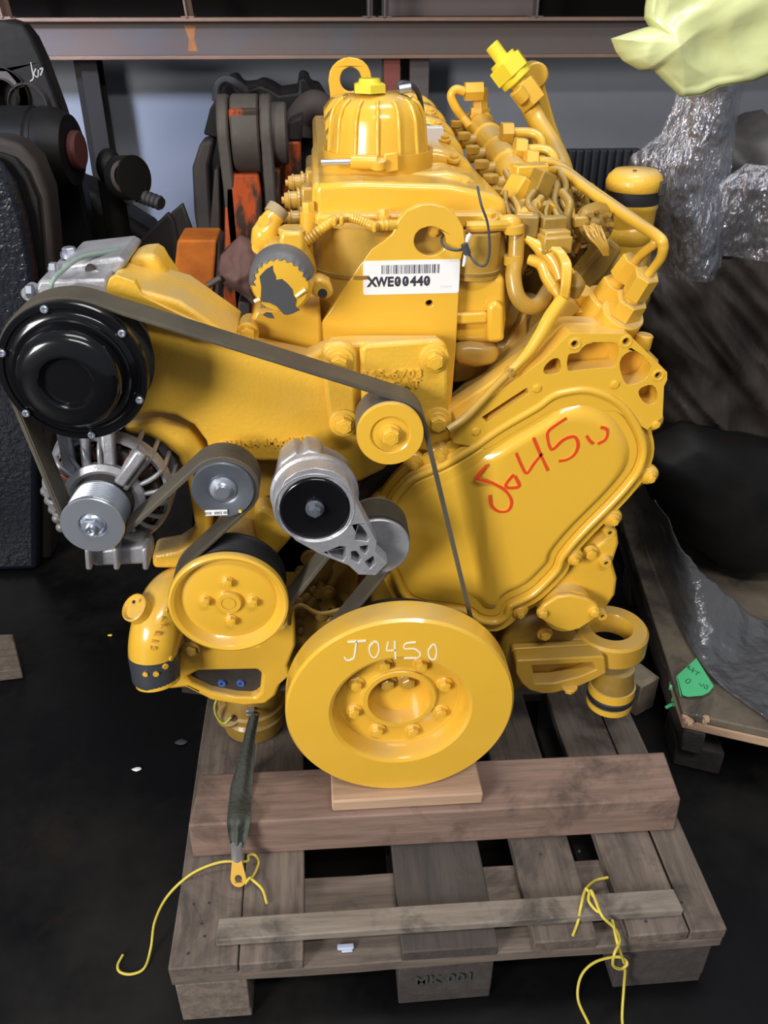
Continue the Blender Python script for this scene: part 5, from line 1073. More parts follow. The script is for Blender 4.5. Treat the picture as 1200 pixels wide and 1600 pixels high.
g = G(); v = [l0 + Vector((x, 0, 0)) + dl * y + nrm * h for h in (0, .003) for x, y in fl_]; f = [tuple(t) for t in tr] + [tuple(i + N_ for i in t) for t in tr]
for base, m_ in ((0, len(outl)), (len(outl), len(hl))):
    for i in range(m_): a = base + i; b = base + (i + 1) % m_; f.append((a, b, b + N_, a + N_))
g.add(v, f); build(g, 'lug_terminal', mat('yellowed_lug', (0.62, 0.36, 0.05), 0.35, metal=0.3), sp, bevel=.0006)

# ============================================================ TOP OF ENGINE
# ---- valve cover
vc = P('valve_cover', (0.12, 1.5, 1.06))
slab([(492, 342), (492, 334), (775, 330), (788, 336), (788, 352), (492, 356)], 1.14, 1.90, 'gasket_rail', Yel, vc, bevel=.004, Yp=1.15)
slab([(492, 333), (490, 280), (498, 274), (560, 272), (690, 276), (760, 290), (778, 300), (781, 333)], 1.16, 1.92, 'cover_shell', YelS, vc, bevel=.016, seg=5, Yp=1.22)
hy = [1.27, 1.38, 1.50, 1.62, 1.74, 1.86]
hx = [(757, 273), (738, 236), (722, 207), (710, 187), (697, 167), (684, 152)]
for k, (yy, (hxp, hyp)) in enumerate(zip(hy, hx)):
    a = W(hxp, hyp, yy); zt_ = a.z; x1 = a.x; x0 = 0.02
    g = G(); pf = []
    n_ = 10
    R_ = .028
    pts_ = [(x0, 1.05), (x0, zt_ - .02), (x0 + .02, zt_ + .005), (x1 - .06, zt_ + .012), (x1 - .03, zt_ + .005), (x1 - .004, zt_ - .012), (x1, zt_ - .03), (x1 + .004, 1.05)]
    g.prism(pts_, yy - .045, yy + .045); build(g, 'rocker_dome', YelS, vc, bevel=.016, seg=5)
    q = W(hxp - 25, hyp + 3, yy - .02)
    if k < 5: bolt(vc, (x1 - .035, yy - .048, zt_ - .004), .007, .006, axis=(0, -.3, 1), m=YelS)
a = W(690, 228, 1.45); g = G(); g.box(a.x - .005, a.x + .022, 1.425, 1.475, a.z + .000, a.z + .0045)
zz_ = W(722, 207, 1.50).z; g = G(); g.box(.175, .205, 1.452, 1.478, zz_ - .012, zz_ + .0135); build(g, 'small_paper_label', White, vc, bevel=.001)
# bolts along front rail
for px in (598, 700, 765): bolt(vc, W(px, 340, 1.14), .008, .008, axis=(0, -.3, 1))
for (px0, px1, py) in ((728, 782, 352), (785, 800, 352)): pass
g = G(); g.tube([W(728, 354, 1.12), W(765, 353, 1.12), W(790, 352, 1.13)], .007, 10); build(g, 'breather_pipe', Yel, vc)
g = G(); g.ball(W(796, 350, 1.14), .014, (1.2, 1, .9)); build(g, 'pipe_elbow', Yel, vc)

# ---- breather canister
bc = P('breather_canister', W(592, 200, 1.30)); c = W(590, 240, 1.30); cz = c.z
zb0 = W(590, 262, 1.215).z
base = Vector((c.x, 1.30, 0)); zt0 = W(590, 148, 1.30).z; z_r = W(590, 245, 1.3).z
rr_ = 77 * mpp(590, 215, 1.30)
g = G(); g.lathe(base, [(.0, zt0 + .004), (rr_ * .40, zt0 + .003), (rr_ * .62, zt0 - .002), (rr_ * .82, zt0 - .012), (rr_ * .92, zt0 - .028), (rr_ * .96, zt0 - .05), (rr_, z_r + .01), (rr_ * 1.02, z_r - .004), (rr_ * .8, z_r - .01)], (0, 0, 1), 72, cap=False); build(g, 'canister_dome', YelS, bc, smooth=50)
for k in range(14):
    a = 2 * PI * (k + .35) / 14; ca, sa = math.cos(a), math.sin(a); g = G()
    g.tube([(base.x + ca * rr_ * f_, base.y + sa * rr_ * f_, z_) for f_, z_ in ((.70, zt0 - .004), (.84, zt0 - .012), (.94, zt0 - .028), (.975, zt0 - .05), (1.012, z_r + .008))], .0028, 8); build(g, 'moulded_rib', YelS, bc, smooth=60)
g = G(); g.lathe(base, [(rr_ * 1.10, z_r + .012), (rr_ * 1.13, z_r + .012), (rr_ * 1.13, z_r - .012), (rr_ * 1.06, z_r - .018), (rr_ * 1.06, z_r + .008)], (0, 0, 1), 72, cap=False); g.lathe(base, [(rr_ * 1.06, z_r + .008), (rr_ * 1.10, z_r + .012)], (0, 0, 1), 72, cap=False); build(g, 'clamp_band', Yel, bc, smooth=40)
g = G(); g.lathe(base, [(rr_ * 1.0, z_r - .011), (rr_ * .75, z_r - .02), (rr_ * .70, z_r - .034), (rr_ * .78, z_r - .045)], (0, 0, 1), 56); build(g, 'filter_base', Yel, bc, smooth=40)
yfr = base.y - rr_ * 1.13
a = W(548, 253, yfr - .006); b = W(590, 254, yfr - .010); d_ = W(502, 254, yfr - .004)
g = G(); g.cyl(a, b, .0095, seg=18, ch=.001); build(g, 'clamp_barrel', Yel, bc)
g = G(); g.cyl(d_, a, .004, seg=14); build(g, 'clamp_screw', Zinc, bc)
g = G(); g.cyl(W(591, 250, yfr - .014), W(591, 262, yfr - .012), .011, seg=18); build(g, 'clamp_trunnion', Yel, bc)
g = G(); g.beam(W(600, 255, yfr - .008), W(622, 252, yfr - .004), .024, .006, (0, 1, 0)); build(g, 'clamp_tab', Yel, bc, bevel=.002)
hn = W(580, 140, 1.27)
g = G(); g.hexa((base.x - .012, base.y - .02, zt0 + .0045), .024, .012, (0, 0, 1)); g.lathe((base.x - .012, base.y - .02, zt0 + .016), [(.016, 0), (.014, .006)], (0, 0, 1), 24); build(g, 'hex_cap', YelBright, bc)
g = G(); g.tube([W(620, 136, 1.3), W(628, 130, 1.3), W(645, 134, 1.31), W(655, 150, 1.32), W(660, 175, 1.33)], .0035, 10); build(g, 'harness_wire', Wire, bc)
g = G(); g.cyl(W(624, 140, 1.29), W(642, 137, 1.29), .006, seg=14); build(g, 'wire_fitting', Zinc, bc)
# ---- rear lifting eye
slab([(516, 210), (516, 150), (513, 125), (515, 112), (520, 103), (527, 96), (536, 91), (547, 89), (558, 91), (567, 95), (574, 102), (579, 112), (581, 124), (581, 160), (581, 210)], 1.93, 1.945, 'rear_lifting_eye', YelS, EN, bevel=.003, holes=[ellp(548, 124, 16.5, 19, 24)])
# ---- left row of sensors
sr = P('injector_plug_row', W(460, 310, 1.25))
for (px, py, Yv) in ((446, 286, 1.40), (440, 313, 1.28), (444, 344, 1.20)):
    ax = Vector((-1, -.08, 0)).normalized(); a = W(px, py, Yv); 
    g = G(); L0 = 44 * mpp(px, py, Yv); s_ = a - ax * L0
    g.lathe(s_, [(.014, 0), (.014, L0 * .35), (.017, L0 * .36), (.017, L0 * .44), (.012, L0 * .45), (.012, L0 * .70), (.0135, L0 * .71), (.0135, L0 * .75), (.011, L0 * .77), (.010, L0 * .9), (.005, L0 * .91), (.005, L0)], ax, 24); build(g, 'plug_body', YelM, sr)
    g = G(); g.box(s_.x - .012, s_.x + .012, s_.y - .02, s_.y + .02, s_.z - .020, s_.z + .020); build(g, 'mounting_block', YelM, sr, bevel=.004)
slab([(488, 280), (500, 276), (500, 470), (480, 470), (483, 400), (486, 330)], 1.165, 1.5, 'side_wall', Yel, sr, bevel=.006, Yp=1.2)
g = G(); g.cyl(W(482, 362, 1.16), W(482, 330, 1.16), .012, seg=20); g.hexa(W(482, 330, 1.16), .009, .012, (0, 0, 1)); build(g, 'upright_plug', Yel, sr)
# thermostat elbow tube left
g = G(); g.tube([W(436, 332, 1.15), W(424, 345, 1.14), W(412, 368, 1.13), W(404, 385, 1.13)], [.012, .014, .017, .011], 22); build(g, 'stub_pipe', YelS, sr, smooth=60)
slab([(413, 340), (424, 335), (438, 350), (430, 385), (415, 390), (402, 392), (404, 378), (412, 360)], 1.15, 1.19, 'pump_body', YelG, sr, bevel=.005)
g = G(); g.cyl(W(404, 386, 1.12), W(404, 386, 1.135), .009, seg=16); g.cyl(W(412, 345, 1.12), W(412, 345, 1.14), .007, seg=16); build(g, 'pipe_lugs', Yel, sr)
g = G(); g.cyl(W(436, 325, 1.15), W(428, 337, 1.145), .0145, seg=20); build(g, 'hose_end', mat('dusty_hose_end', (0.35, 0.27, 0.15), 0.7), sr)
# taped canister (coolant tube)
tc_ = P('taped_filter', W(438, 440, 1.05))
c = W(438, 445, 1.03); R_ = 51.5 * mpp(438, 442, 1.03); ax = Vector((-.10, -1, -.10)).normalized()
g = G(); g.lathe(c, [(.0, .002), (R_ * .55, .002), (R_ * .85, 0), (R_ * .97, -.008), (R_, -.018), (R_, -.05), (R_ * .95, -.052), (R_ * .9, -.075), (R_ * .7, -.10)], ax, 56, cap=False); build(g, 'canister', YelS, tc_, smooth=45)
up_ = Vector((0, 0, 1)); up_ = (up_ - ax * up_.dot(ax)).normalized(); rt_ = ax.cross(up_) * -1
if rt_.x < 0: rt_ = -rt_
def onface(px, py, h):   # pixel -> point on the canister's front plane
    d = FW + RT * ((px - 600) / F) - UP * ((py - 800) / F); o_ = c + ax * h; t = (o_ - EYE).dot(ax) / d.dot(ax); return EYE + d * t
def facepatch(pts, m, name, h=.0028, sub=3):
    P_ = [onface(x, y, h) for x, y in pts]; n_ = len(P_); g = G()
    tr = tessellate_polygon([[Vector(((p - c).dot(rt_), (p - c).dot(up_), 0)) for p in P_]])
    g.add([p for p in P_] + [p - ax * .003 for p in P_], [tuple(t) for t in tr] + [tuple(i + n_ for i in t) for t in tr] + [(i, (i + 1) % n_, (i + 1) % n_ + n_, i + n_) for i in range(n_)])
    return build(g, name, m, tc_, smooth=0)
Z1 = lambda x, y: (380 + x / 7.275, 300 + y / 7.275)
facepatch([Z1(*p) for p in [(185, 960), (240, 900), (260, 880), (330, 840), (340, 900), (370, 960), (370, 1000), (440, 990), (500, 1040), (560, 1110), (570, 1170), (600, 1230), (580, 1300), (610, 1330), (640, 1345), (560, 1385), (500, 1400), (460, 1390), (380, 1300), (300, 1260), (220, 1250), (200, 1190), (205, 1080)]], Peel, 'peeled_patch')
facepatch([Z1(*p) for p in [(225, 1400), (260, 1375), (320, 1385), (350, 1440), (280, 1430)]], Peel, 'peeled_patch')
g = G(); v = []; f = []       # band round the top of the canister front edge
na = 40
for i in range(na + 1):
    a = math.radians(10 + 172 * i / na); wv = 1 if True else 0
    for (r_, h) in ((R_ * (.80 + .05 * math.sin(i * 1.7)), .0016), (R_ * .90, -.0008), (R_ * .985, -.0072), (R_ * 1.012, -.018), (R_ * 1.012, -.030), (R_ * .99, -.030), (R_ * .78, -.004)):
        v.append(c + ax * h + (rt_ * math.cos(a) + up_ * math.sin(a)) * r_)
for i in range(na):
    for k in range(7): f.append((i * 7 + k, i * 7 + (k + 1) % 7, (i + 1) * 7 + (k + 1) % 7, (i + 1) * 7 + k))
f.append(tuple(range(7))); f.append(tuple(na * 7 + k for k in range(7))); g.add(v, f); build(g, 'tape_band', mat('dull_grey_tape', (0.11, 0.11, 0.115), 0.5), tc_, smooth=60)
for k, (a0, a1) in enumerate((((463, 463), (478, 452)), ((398, 471), (407, 467)))):
    g = G(); g.tube([onface(*a0, .001), onface(*a1, .001)], .003, 8, smooth=False); build(g, 'moulded_ridge', YelS, tc_)
slab([(436, 378), (438, 362), (472, 362), (476, 378), (476, 400), (436, 398)], 1.055, 1.10, 'neck_block', Yel, tc_, bevel=.005, seg=3)
g = G(); g.cyl(W(456, 368, 1.075), W(456, 356, 1.075), .017, seg=24, ch=.002); build(g, 'neck_ring', Yel, tc_)
slab([(486, 438), (500, 434), (515, 442), (522, 458), (515, 468), (492, 466), (484, 455)], 1.07, 1.10, 'mounting_ear', Yel, tc_, bevel=.005, seg=3)
g = G(); q = W(504, 459, 1.068); g.lathe((q.x, 1.0685, q.z), [(.006, 0), (.006, .006)], seg=14); build(g, 'ear_hole', Dark, tc_)
# corrugated hose to the head
ch_ = P('corrugated_conduit', W(540, 350, 1.12))
g = G(); g.tube([W(474, 380, 1.10), W(490, 368, 1.10), W(510, 352, 1.10), W(524, 343, 1.10)], .0068, 12, corr=.07); build(g, 'conduit', Yel, ch_)
g = G(); g.tube([W(524, 343, 1.10), W(545, 340, 1.10), W(560, 343, 1.10), W(575, 350, 1.10), W(584, 354, 1.10)], .0062, 12, corr=.05); g.tube([W(584, 354, 1.10), W(600, 352, 1.10), W(628, 352, 1.11)], .0066, 12, corr=.07); build(g, 'conduit', Yel, ch_)
for px, py in ((522, 345), (533, 343), (584, 354)): g = G(); g.beam(W(px - 3, py, 1.093), W(px + 4, py, 1.093), .017, .012, (0, 0, 1)); build(g, 'conduit_clip', Yel, ch_, bevel=.002)
for k in range(5): g = G(); g.lathe(W(590, 364 + 7 * k, 1.115), [(.006, -.0025), (.0105, 0), (.006, .0025)], (0, 0, 1), 20); build(g, 'bellows_ring', Yel, ch_)
g = G(); g.hexa(W(600, 338, 1.12), .007, .01, (0, 0, 1)); g.cyl(W(600, 348, 1.12), W(600, 336, 1.12), .009, seg=18); build(g, 'sensor', Yel, ch_)
# front of the head: round housing behind the plate
hf = P('thermostat_housing', W(560, 420, 1.16))
g = G(); q = W(565, 420, 1.15); g.lathe((q.x, 1.165, 0), [(.065, W(565, 345, 1.15).z), (.065, W(565, 505, 1.15).z)], (0, 0, 1), 40); build(g, 'housing_barrel', YelM, hf)
g = G(); g.lathe((q.x, 1.165, 0), [(.0665, W(565, 418, 1.15).z + .003), (.0665, W(565, 418, 1.15).z - .002)], (0, 0, 1), 40); build(g, 'seam', YelG, hf)
slab([(484, 470), (500, 430), (500, 350), (505, 350), (505, 480), (590, 480), (590, 540), (484, 540)], 1.14, 1.165, 'side_flange', YelM, hf, bevel=.004)
slab([(395, 480), (490, 470), (500, 540), (395, 540)], 1.161, 1.2, 'lower_flange', YelG, hf, bevel=.004)
# right of the plate
rh = P('water_outlet', W(755, 460, 1.13))
slab([(715, 362), (790, 362), (792, 400), (790, 440), (715, 440)], 1.14, 1.165, 'outlet_face', YelM, rh, bevel=.005)
g = G(); q = W(742, 400, 1.13); g.lathe((q.x, 1.14, 0), [(.035, W(742, 362, 1.13).z), (.035, W(742, 432, 1.13).z)], (0, 0, 1), 36); build(g, 'outlet_barrel', YelM, rh)
g = G(); g.lathe((q.x, 1.14, 0), [(.037, W(742, 420, 1.13).z), (.037, W(742, 424, 1.13).z)], (0, 0, 1), 36); build(g, 'seam', YelG, rh)
slab([(706, 432), (792, 430), (793, 500), (788, 540), (706, 536)], 1.12, 1.16, 'outlet_body', YelS, rh, bevel=.012, seg=4)
slab([(762, 480), (775, 470), (788, 480), (789, 534), (762, 536)], 1.105, 1.119, 'outlet_rib', YelS, rh, bevel=.006, seg=3)
slab([(706, 490), (762, 488), (762, 506), (706, 508)], 1.108, 1.119, 'outlet_step', YelS, rh, bevel=.004, seg=3)
slab([(706, 537), (788, 541), (812, 500), (825, 480), (826, 560), (800, 590), (706, 600)], 1.15, 1.2, 'gallery_body', YelM, rh, bevel=.02, seg=4)
slab([(708, 542), (735, 538), (785, 543), (780, 572), (745, 578), (708, 572)], 1.11, 1.15, 'lower_bulge', YelM, rh, bevel=.016, seg=4)
# hose loop right
g = G(); g.tube([W(808, 352, 1.14), W(806, 400, 1.13), W(802, 430, 1.12), W(808, 462, 1.11), W(824, 478, 1.11), W(842, 474, 1.12), W(858, 452, 1.14)], .011, 16); build(g, 'bypass_hose', YelM, EN, smooth=60)
g = G(); g.tube([W(800, 352, 1.15), W(801, 380, 1.15), W(803, 408, 1.14)], .008, 12); g.cyl(W(803, 352, 1.13), W(803, 364, 1.13), .013, seg=16); g.cyl(W(802, 398, 1.13), W(802, 412, 1.13), .013, seg=16); build(g, 'hose_clamps', Yel, EN)

# ============================================================ FUEL SYSTEM, RIGHT
fr_ = P('fuel_rail', W(790, 240, 1.5))
rail = [W(745, 190, 1.75), W(765, 220, 1.60), W(790, 255, 1.45), W(815, 290, 1.33), W(838, 320, 1.25)]
g = G(); g.tube(rail, .024, 24); build(g, 'rail_tube', YelC, fr_, smooth=60)
for i, t in enumerate((.06, .22, .38, .54, .70, .86)):
    k = t * 4; j = min(int(k), 3); p_ = rail[j].lerp(rail[j + 1], k - j); d_ = (rail[j + 1] - rail[j]).normalized()
    g = G(); g.lathe(p_ - d_ * .008, [(.024, 0), (.0275, .003), (.0275, .013), (.024, .016)], d_, 24); build(g, 'rail_collar', Yel, fr_)
    g = G(); g.cyl(p_, p_ + Vector((-.05, -.01, -.005)), .011, seg=14); g.hexa(p_ + Vector((-.045, -.01, .0)), .013, .012, (0, 0, 1)); build(g, 'rail_branch', YelM, fr_)
g = G(); g.cyl(rail[-1], rail[-1] + (rail[-1] - rail[-2]).normalized() * .05, .020, seg=20, ch=.002); build(g, 'rail_end_plug', Yel, fr_)
g = G(); a = W(742, 182, 1.72); b = W(742, 148, 1.72)
g.cyl(W(748, 190, 1.72), W(750, 168, 1.72), .020, seg=6); g.cyl(W(750, 172, 1.72), W(750, 138, 1.72), .015, seg=6); build(g, 'banjo_elbow', Yel, fr_)
g = G(); g.cyl(W(754, 142, 1.70), W(726, 143, 1.70), .017, seg=6); build(g, 'pipe_nut', Yel, fr_)
g = G(); g.tube([W(726, 143, 1.70), W(712, 140, 1.70), W(705, 150, 1.70), W(712, 168, 1.70), W(725, 186, 1.70), W(735, 200, 1.68)], .008, 12); build(g, 'return_pipe', Yel, fr_, smooth=60)
def nut(px, py, Y, px2, py2, r): g = G(); g.cyl(W(px, py, Y), W(px2, py2, Y), r, seg=6, ch=.001); return build(g, 'pipe_nut', Yel, fr_)
nut(783, 207, 1.50, 801, 207, .017); nut(803, 232, 1.42, 821, 234, .018); nut(820, 250, 1.38, 838, 252, .017); nut(832, 270, 1.32, 853, 270, .017)
def pipe(pts, r, name='injection_pipe', par=None, m=Yel): g = G(); g.tube(pts, r, 12); return build(g, name, m, par or fr_, smooth=60)
pipe([W(800, 207, 1.50), W(830, 208, 1.49), W(844, 216, 1.48), W(848, 232, 1.47), W(850, 256, 1.46)], .008)
pipe([W(821, 234, 1.42), W(850, 234, 1.41), W(864, 244, 1.40), W(870, 262, 1.39), W(880, 285, 1.38)], .008)
pipe([W(838, 252, 1.38), W(868, 256, 1.36), W(885, 268, 1.34), W(893, 285, 1.32), W(893, 300, 1.31), W(880, 322, 1.29), W(868, 332, 1.28)], .008)
pipe([W(838, 256, 1.38), W(872, 258, 1.34), W(920, 292, 1.25), W(985, 338, 1.14), W(1018, 362, 1.08), W(1024, 378, 1.06), W(1014, 388, 1.07), W(1002, 398, 1.085), W(992, 410, 1.10)], .0062)
pipe([W(850, 270, 1.33), W(880, 270, 1.30), W(930, 305, 1.22), W(990, 345, 1.12), W(1028, 370, 1.05), W(1036, 384, 1.04), W(1033, 402, 1.045), W(1022, 418, 1.055), W(1012, 430, 1.06)], [.0082, .0082, .008, .0078, .0072, .0068, .0064, .006, .0058])
pipe([W(815, 315, 1.22), W(826, 345, 1.20), W(800, 360, 1.19)], .007)
pipe([W(803, 352, 1.16), W(815, 338, 1.17), W(838, 320, 1.19)], .009, 'sheathed_pipe')
for k in range(5):
    pts_ = [W(858 + 5 * k, 340 + 3 * k, 1.22), W(846 + 9 * k, 318 + 2 * k, 1.24), W(862 + 8 * k, 300 + 6 * k, 1.26), W(878 + 3 * k, 296, 1.27)]
    pipe(pts_, .004, 'wiring_loop', m=YelG)
# pump plungers
pu = P('high_pressure_pump', W(960, 470, 1.09))
def stack(a, b, segs, name, seg=30):      # (r, t0, t1, sides)
    a = Vector(a); b = Vector(b)
    for (r_, t0, t1, sd) in segs:
        g = G(); g.cyl(a.lerp(b, t0), a.lerp(b, t1), r_, seg=sd, ch=.0012); build(g, name if sd > 8 else 'union_nut', Yel, pu)
stack(W(938, 548, 1.12), W(1014, 424, 1.06), [(.030, 0, .50, 32), (.0225, .50, .68, 6), (.012, .66, .74, 24), (.0175, .72, .97, 6)], 'plunger_barrel')
stack(W(893, 535, 1.16), W(993, 402, 1.10), [(.026, 0, .55, 32), (.019, .55, .72, 6), (.011, .7, .8, 24), (.016, .78, .98, 6)], 'plunger_barrel')
stack(W(872, 520, 1.17), W(912, 452, 1.13), [(.027, 0, .55, 32), (.021, .55, .75, 32), (.014, .75, 1.0, 6)], 'plunger_barrel')
g = G(); g.ball(W(915, 535, 1.17), .055, (1.3, .8, .8), 28, 16); build(g, 'pump_casting', Yel, pu)
g = G(); g.cyl(W(1002, 545, 1.08), W(1008, 522, 1.08), .012, seg=18, ch=.002); build(g, 'drain_union', Yel, pu)
g = G(); g.ball(W(815, 530, 1.2), .07, (.8, .7, 1), 24, 14); build(g, 'round_cover', YelG, pu)
# harness sleeve
hn_ = P('wiring_harness', W(860, 430, 1.1))
pipe([W(798, 580, 1.045), W(812, 566, 1.05), W(828, 548, 1.055), W(846, 520, 1.06)], [.0062, .0062, .008, .009], 'taped_harness', hn_)
pipe([W(700, 672, 1.02), W(730, 650, 1.03), W(770, 608, 1.04), W(800, 578, 1.045)], .0055, 'taped_harness', hn_, YelM)
g = G(); g.lathe(W(798, 581, 1.045), [(.0085, -.003), (.0085, .003)], (.6, 0, .8), 16); g.cyl(W(797, 576, 1.04), W(797, 588, 1.04), .004, seg=8); build(g, 'cable_tie', YelM, hn_)
pipe([W(845, 522, 1.06), W(860, 495, 1.065), W(880, 466, 1.07)], [.009, .0098, .0095], 'glossy_sleeve', hn_, YelS)
for k in range(7):
    rr = random.Random(k); o1 = (k - 3) * 1.6
    pipe([W(880 + o1 * .8, 468, 1.07 + .002 * (k % 2)), W(884 + o1, 445, 1.07), W(885 + o1 * 1.1, 415, 1.08), W(878 + o1 * .9, 398, 1.09), W(868 + o1 * 1.2, 388, 1.10)], .0028, 'loose_wire', hn_)
pipe([W(822, 372, 1.13), W(845, 388, 1.12), W(862, 402, 1.11), W(872, 420, 1.10), W(876, 438, 1.09)], [.004, .010, .011, .010, .006], 'taped_branch', hn_, YelS)
pipe([W(826, 405, 1.13), W(848, 412, 1.12), W(856, 432, 1.11), W(866, 448, 1.10), W(873, 462, 1.09)], [.007, .011, .010, .010, .005], 'taped_branch', hn_, Yel)
pipe([W(896, 425, 1.09), W(902, 445, 1.09), W(897, 465, 1.09)], [.004, .011, .006], 'taped_branch', hn_, YelG)
g = G(); g.beam(W(896, 422, 1.08), W(880, 430, 1.08), .006, .006); build(g, 'cable_tie', Yel, hn_)
for k in range(9): a_ = 3 * k; pipe([W(912 + 3.2 * k, 352 + 2 * math.sin(k), 1.14 + .004 * (k % 3)), W(920 + 2.8 * k, 366 + 3 * math.cos(k), 1.13 + .003 * (k % 2)), W(934 + 1.9 * k, 384, 1.125), W(944 + 1.0 * k, 398, 1.13 + .002 * (k % 3))], .0019, 'connector_wire', hn_, YelM)
# connectors
cn = P('connector_block', W(870, 370, 1.12))
def bx(px, py, Y, w, h, d, rz, name, m=YelM, par=None, ry=0.0):
    g = G(); g.box(-w / 2, w / 2, -d / 2, d / 2, -h / 2, h / 2); R3 = Matrix.Rotation(rz, 3, 'Z') @ Matrix.Rotation(ry, 3, 'Y'); c_ = W(px, py, Y); g.v = [c_ + R3 @ p for p in g.v]; return build(g, name, m, par or cn, bevel=.0025)
bx(866, 380, 1.12, .040, .022, .03, .1, 'plug_shell'); bx(866, 366, 1.13, .036, .014, .03, .1, 'plug_collar'); bx(864, 350, 1.14, .034, .020, .02, .1, 'plug_latch', YelG)
for k in range(0): bx(854 + 7 * k, 352, 1.125, .003, .014, .006, .1, 'latch_rib', Yel)
for k in range(5): bx(853 + 6 * k, 392, 1.105, .004, .006, .004, .1, 'plug_tooth', YelM)
bx(822, 352, 1.15, .032, .028, .03, -.2, 'plug_shell', YelG); bx(820, 340, 1.155, .024, .012, .02, -.2, 'plug_collar', Yel); bx(832, 372, 1.15, .028, .016, .02, -.3, 'plug_collar', Yel)
bx(906, 345, 1.16, .022, .014, .02, 0, 'small_plug'); bx(912, 362, 1.155, .010, .030, .01, .2, 'small_plug', YelG); bx(825, 285, 1.28, .05, .05, .03, .2, 'valve_body', Yel); bx(835, 310, 1.22, .025, .075, .03, .3, 'valve_stem', YelG, ry=.4)
bx(812, 300, 1.24, .035, .035, .035, .4, 'valve_body', Yel, ry=.6)
g = G(); q = W(925, 350, 1.17); g.lathe(q, [(.0, -.016), (.019, -.016), (.022, -.012), (.022, -.004), (.027, .0), (.027, .012), (.0, .02)], (.25, -1, .35), 26, cap=False); build(g, 'round_connector', YelG, cn)
for k in range(8):
    a = 2 * PI * k / 8; g = G(); q2 = q + Vector((.018 * math.cos(a), -.012, .018 * math.sin(a))); g.cyl(q2, q2 + Vector((.003, -.010, .004)), .0035, seg=10); build(g, 'connector_pin', YelG, cn)
# ECU slab / bracket behind pump, angled
slab([(895, 440), (950, 372), (975, 390), (950, 430), (905, 470), (880, 460)], 1.20, 1.24, 'pump_bracket', YelG, EN, bevel=.006)
slab([(868, 462), (900, 470), (908, 485), (870, 520), (855, 510)], 1.12, 1.15, 'cover_tab', YelM, EN, bevel=.004)
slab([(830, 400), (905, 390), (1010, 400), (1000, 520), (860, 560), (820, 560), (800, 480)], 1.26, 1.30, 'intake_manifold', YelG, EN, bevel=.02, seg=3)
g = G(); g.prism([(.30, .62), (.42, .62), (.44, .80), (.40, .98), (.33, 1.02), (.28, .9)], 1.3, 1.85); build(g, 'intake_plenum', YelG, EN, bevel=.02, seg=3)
# random pipes and boxes deep in the valley
g = G()
for k in range(16):
    rr = random.Random(100 + k); q = W(770 + 120 * rr.random(), 270 + 120 * rr.random() , 1.27 + .12 * rr.random()); g.ball(q, .012 + .016 * rr.random(), (1, 1, .8), 12, 8)
build(g, 'casting_bosses', YelG, EN, kind='stuff')
for k in range(7):
    rr = random.Random(200 + k); x_ = 790 + 14 * k; pipe([W(x_, 268 + 8 * (k % 3), 1.30), W(x_ + 10, 290, 1.26), W(x_ + 6, 318, 1.23), W(x_ + 22, 345, 1.20)], .005, 'small_line', hn_, YelG)
# left rear bracket arm with bright valve
ra = P('rear_mast', W(860, 200, 1.7))
slab([(826, 150), (822, 120), (826, 104), (836, 100), (846, 104), (850, 125), (868, 190), (890, 250), (898, 330), (900, 420), (850, 420), (835, 330), (832, 220)], 1.68, 1.72, 'mast_plate', Yel, ra, bevel=.006)
g = G(); g.tube([W(826, 160, 1.62), W(840, 190, 1.60), W(862, 225, 1.56), W(878, 260, 1.52), W(886, 300, 1.48)], .017, 20); build(g, 'mast_pipe', Yel, ra, smooth=60)
g = G(); a = W(838, 118, 1.66); g.cyl(a + Vector((0, .04, 0)), a + Vector((-.002, -.008, 0)), .022, seg=28, ch=.003); build(g, 'mast_head', Yel, ra)
stA = W(832, 158, 1.61); stB = W(768, 70, 1.63)
def stk(t0, t1, r_, sd, m, name, par): g = G(); g.cyl(stA.lerp(stB, t0), stA.lerp(stB, t1), r_, seg=sd, ch=.0015); build(g, name, m, par)
stk(-.05, .30, .026, 6, Yel, 'valve_base', ra); stk(.28, .38, .016, 20, YelBright, 'valve_neck', ra); stk(.36, .48, .028, 20, YelBright, 'valve_ring', ra); stk(.46, .70, .034, 6, YelBright, 'valve_hex', ra); stk(.69, .76, .024, 20, YelBright, 'valve_ring', ra); stk(.74, 1.0, .0125, 20, YelBright, 'valve_tip', ra)
g = G(); g.cyl(W(806, 140, 1.59), W(820, 158, 1.59), .012, seg=16, ch=.002); build(g, 'side_port', Yel, ra)
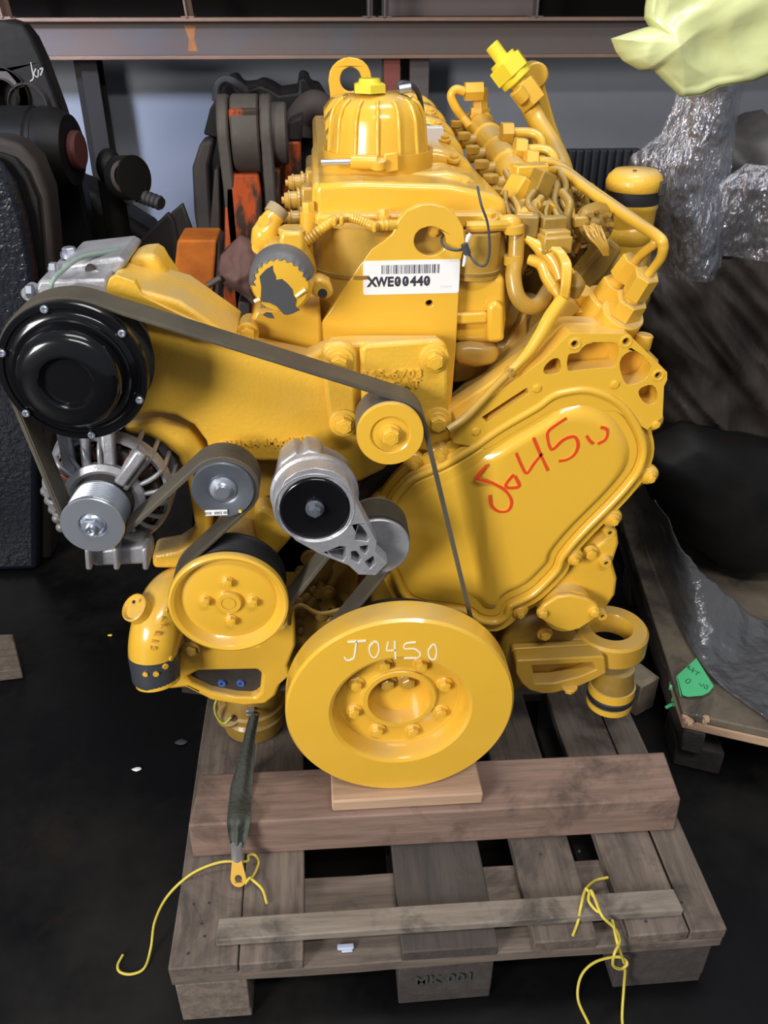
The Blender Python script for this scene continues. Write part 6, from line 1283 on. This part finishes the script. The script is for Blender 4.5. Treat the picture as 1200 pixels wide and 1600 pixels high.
# oil filler / filter canister right
of = P('oil_filler', W(990, 330, 1.30)); q = W(992, 280, 1.30); r_ = 42 * mpp(992, 280, 1.30)
z_ = lambda py: W(992, py, 1.30 - .03).z
g = G(); g.lathe((q.x, 1.30, 0), [(.0, z_(275) + .006), (r_ * .75, z_(275) + .004), (r_ * .95, z_(275) - .004), (r_ * 1.02, z_(288)), (r_ * 1.0, z_(300)), (r_ * .9, z_(305))], (0, 0, 1), 48, cap=False); build(g, 'filler_cap', YelC, of, smooth=45)
g = G(); g.lathe((q.x, 1.30, 0), [(r_ * .955, z_(299)), (r_ * .96, z_(322))], (0, 0, 1), 48); build(g, 'black_tape_band', BlackM, of)
g = G(); g.lathe((q.x, 1.30, 0), [(r_ * .94, z_(321)), (r_ * .97, z_(328)), (r_ * .93, z_(332)), (r_ * .9, z_(365)), (r_ * .9, .75)], (0, 0, 1), 48); build(g, 'filler_neck', Yel, of, smooth=45)
g = G(); g.lathe((q.x - .01, 1.278, z_(275) + .006), [(.003, 0), (.003, .0008)], (0, 0, 1), 12); build(g, 'cap_dimple', Dark, of)
g = G(); a = W(1030, 290, 1.285); g.box(a.x - .006, a.x + .004, 1.265, 1.28, a.z - .012, a.z + .008); build(g, 'cap_notch', Dark, of, bevel=.002)
g = G(); g.tube([W(905, 355, 1.33), W(950, 368, 1.30), W(985, 368, 1.28), W(1000, 366, 1.29)], .022, 20); build(g, 'cross_pipe', Yel, of, smooth=60)
slab([(890, 375), (1024, 372), (1022, 470), (980, 560), (880, 520)], 1.31, 1.36, 'filter_housing', YelG, of, bevel=.02, seg=3)

# clutter of small fittings in the valley between rail and head
g = G(); rr = random.Random(77)
for k in range(90):
    px = 775 + 150 * rr.random(); py = 285 + 140 * rr.random()
    if (px - 850) * .2 + (py - 350) > 90: continue
    Yv = 1.30 - (py - 285) / 140 * .12 + .04 * rr.random(); c_ = W(px, py, Yv); R3 = Matrix.Rotation(rr.random() * 3, 3, 'Z') @ Matrix.Rotation(rr.random() * 3, 3, 'X'); b0 = len(g.v); s1, s2, s3 = (.003 + .009 * rr.random() for _ in range(3))
    if k % 2: g.box(-s1, s1, -s2, s2, -s3, s3)
    else: g.lathe((0, 0, -s2), [(s1, 0), (s1, s2), (s1 * 1.3, s2), (s1 * 1.3, s2 * 1.6), (s1 * .8, s2 * 1.6), (s1 * .8, s2 * 2.4)], (0, 0, 1), 10)
    for q in range(b0, len(g.v)): g.v[q] = c_ + R3 @ g.v[q]
build(g, 'small_fittings', YelG, EN, kind='stuff')
for k in range(10):
    px = 790 + 11 * k; py = 300 + 10 * (k % 4)
    pipe([W(px, py, 1.20), W(px + 12 * math.sin(k), py + 18, 1.175), W(px + 8, py + 40, 1.165), W(px + 14 + 6 * math.cos(k * 2), py + 62, 1.16), W(px + 10, py + 84, 1.17)], .0035 + .0012 * (k % 3), 'loom_branch', hn_, YelM if k % 2 else YelG)
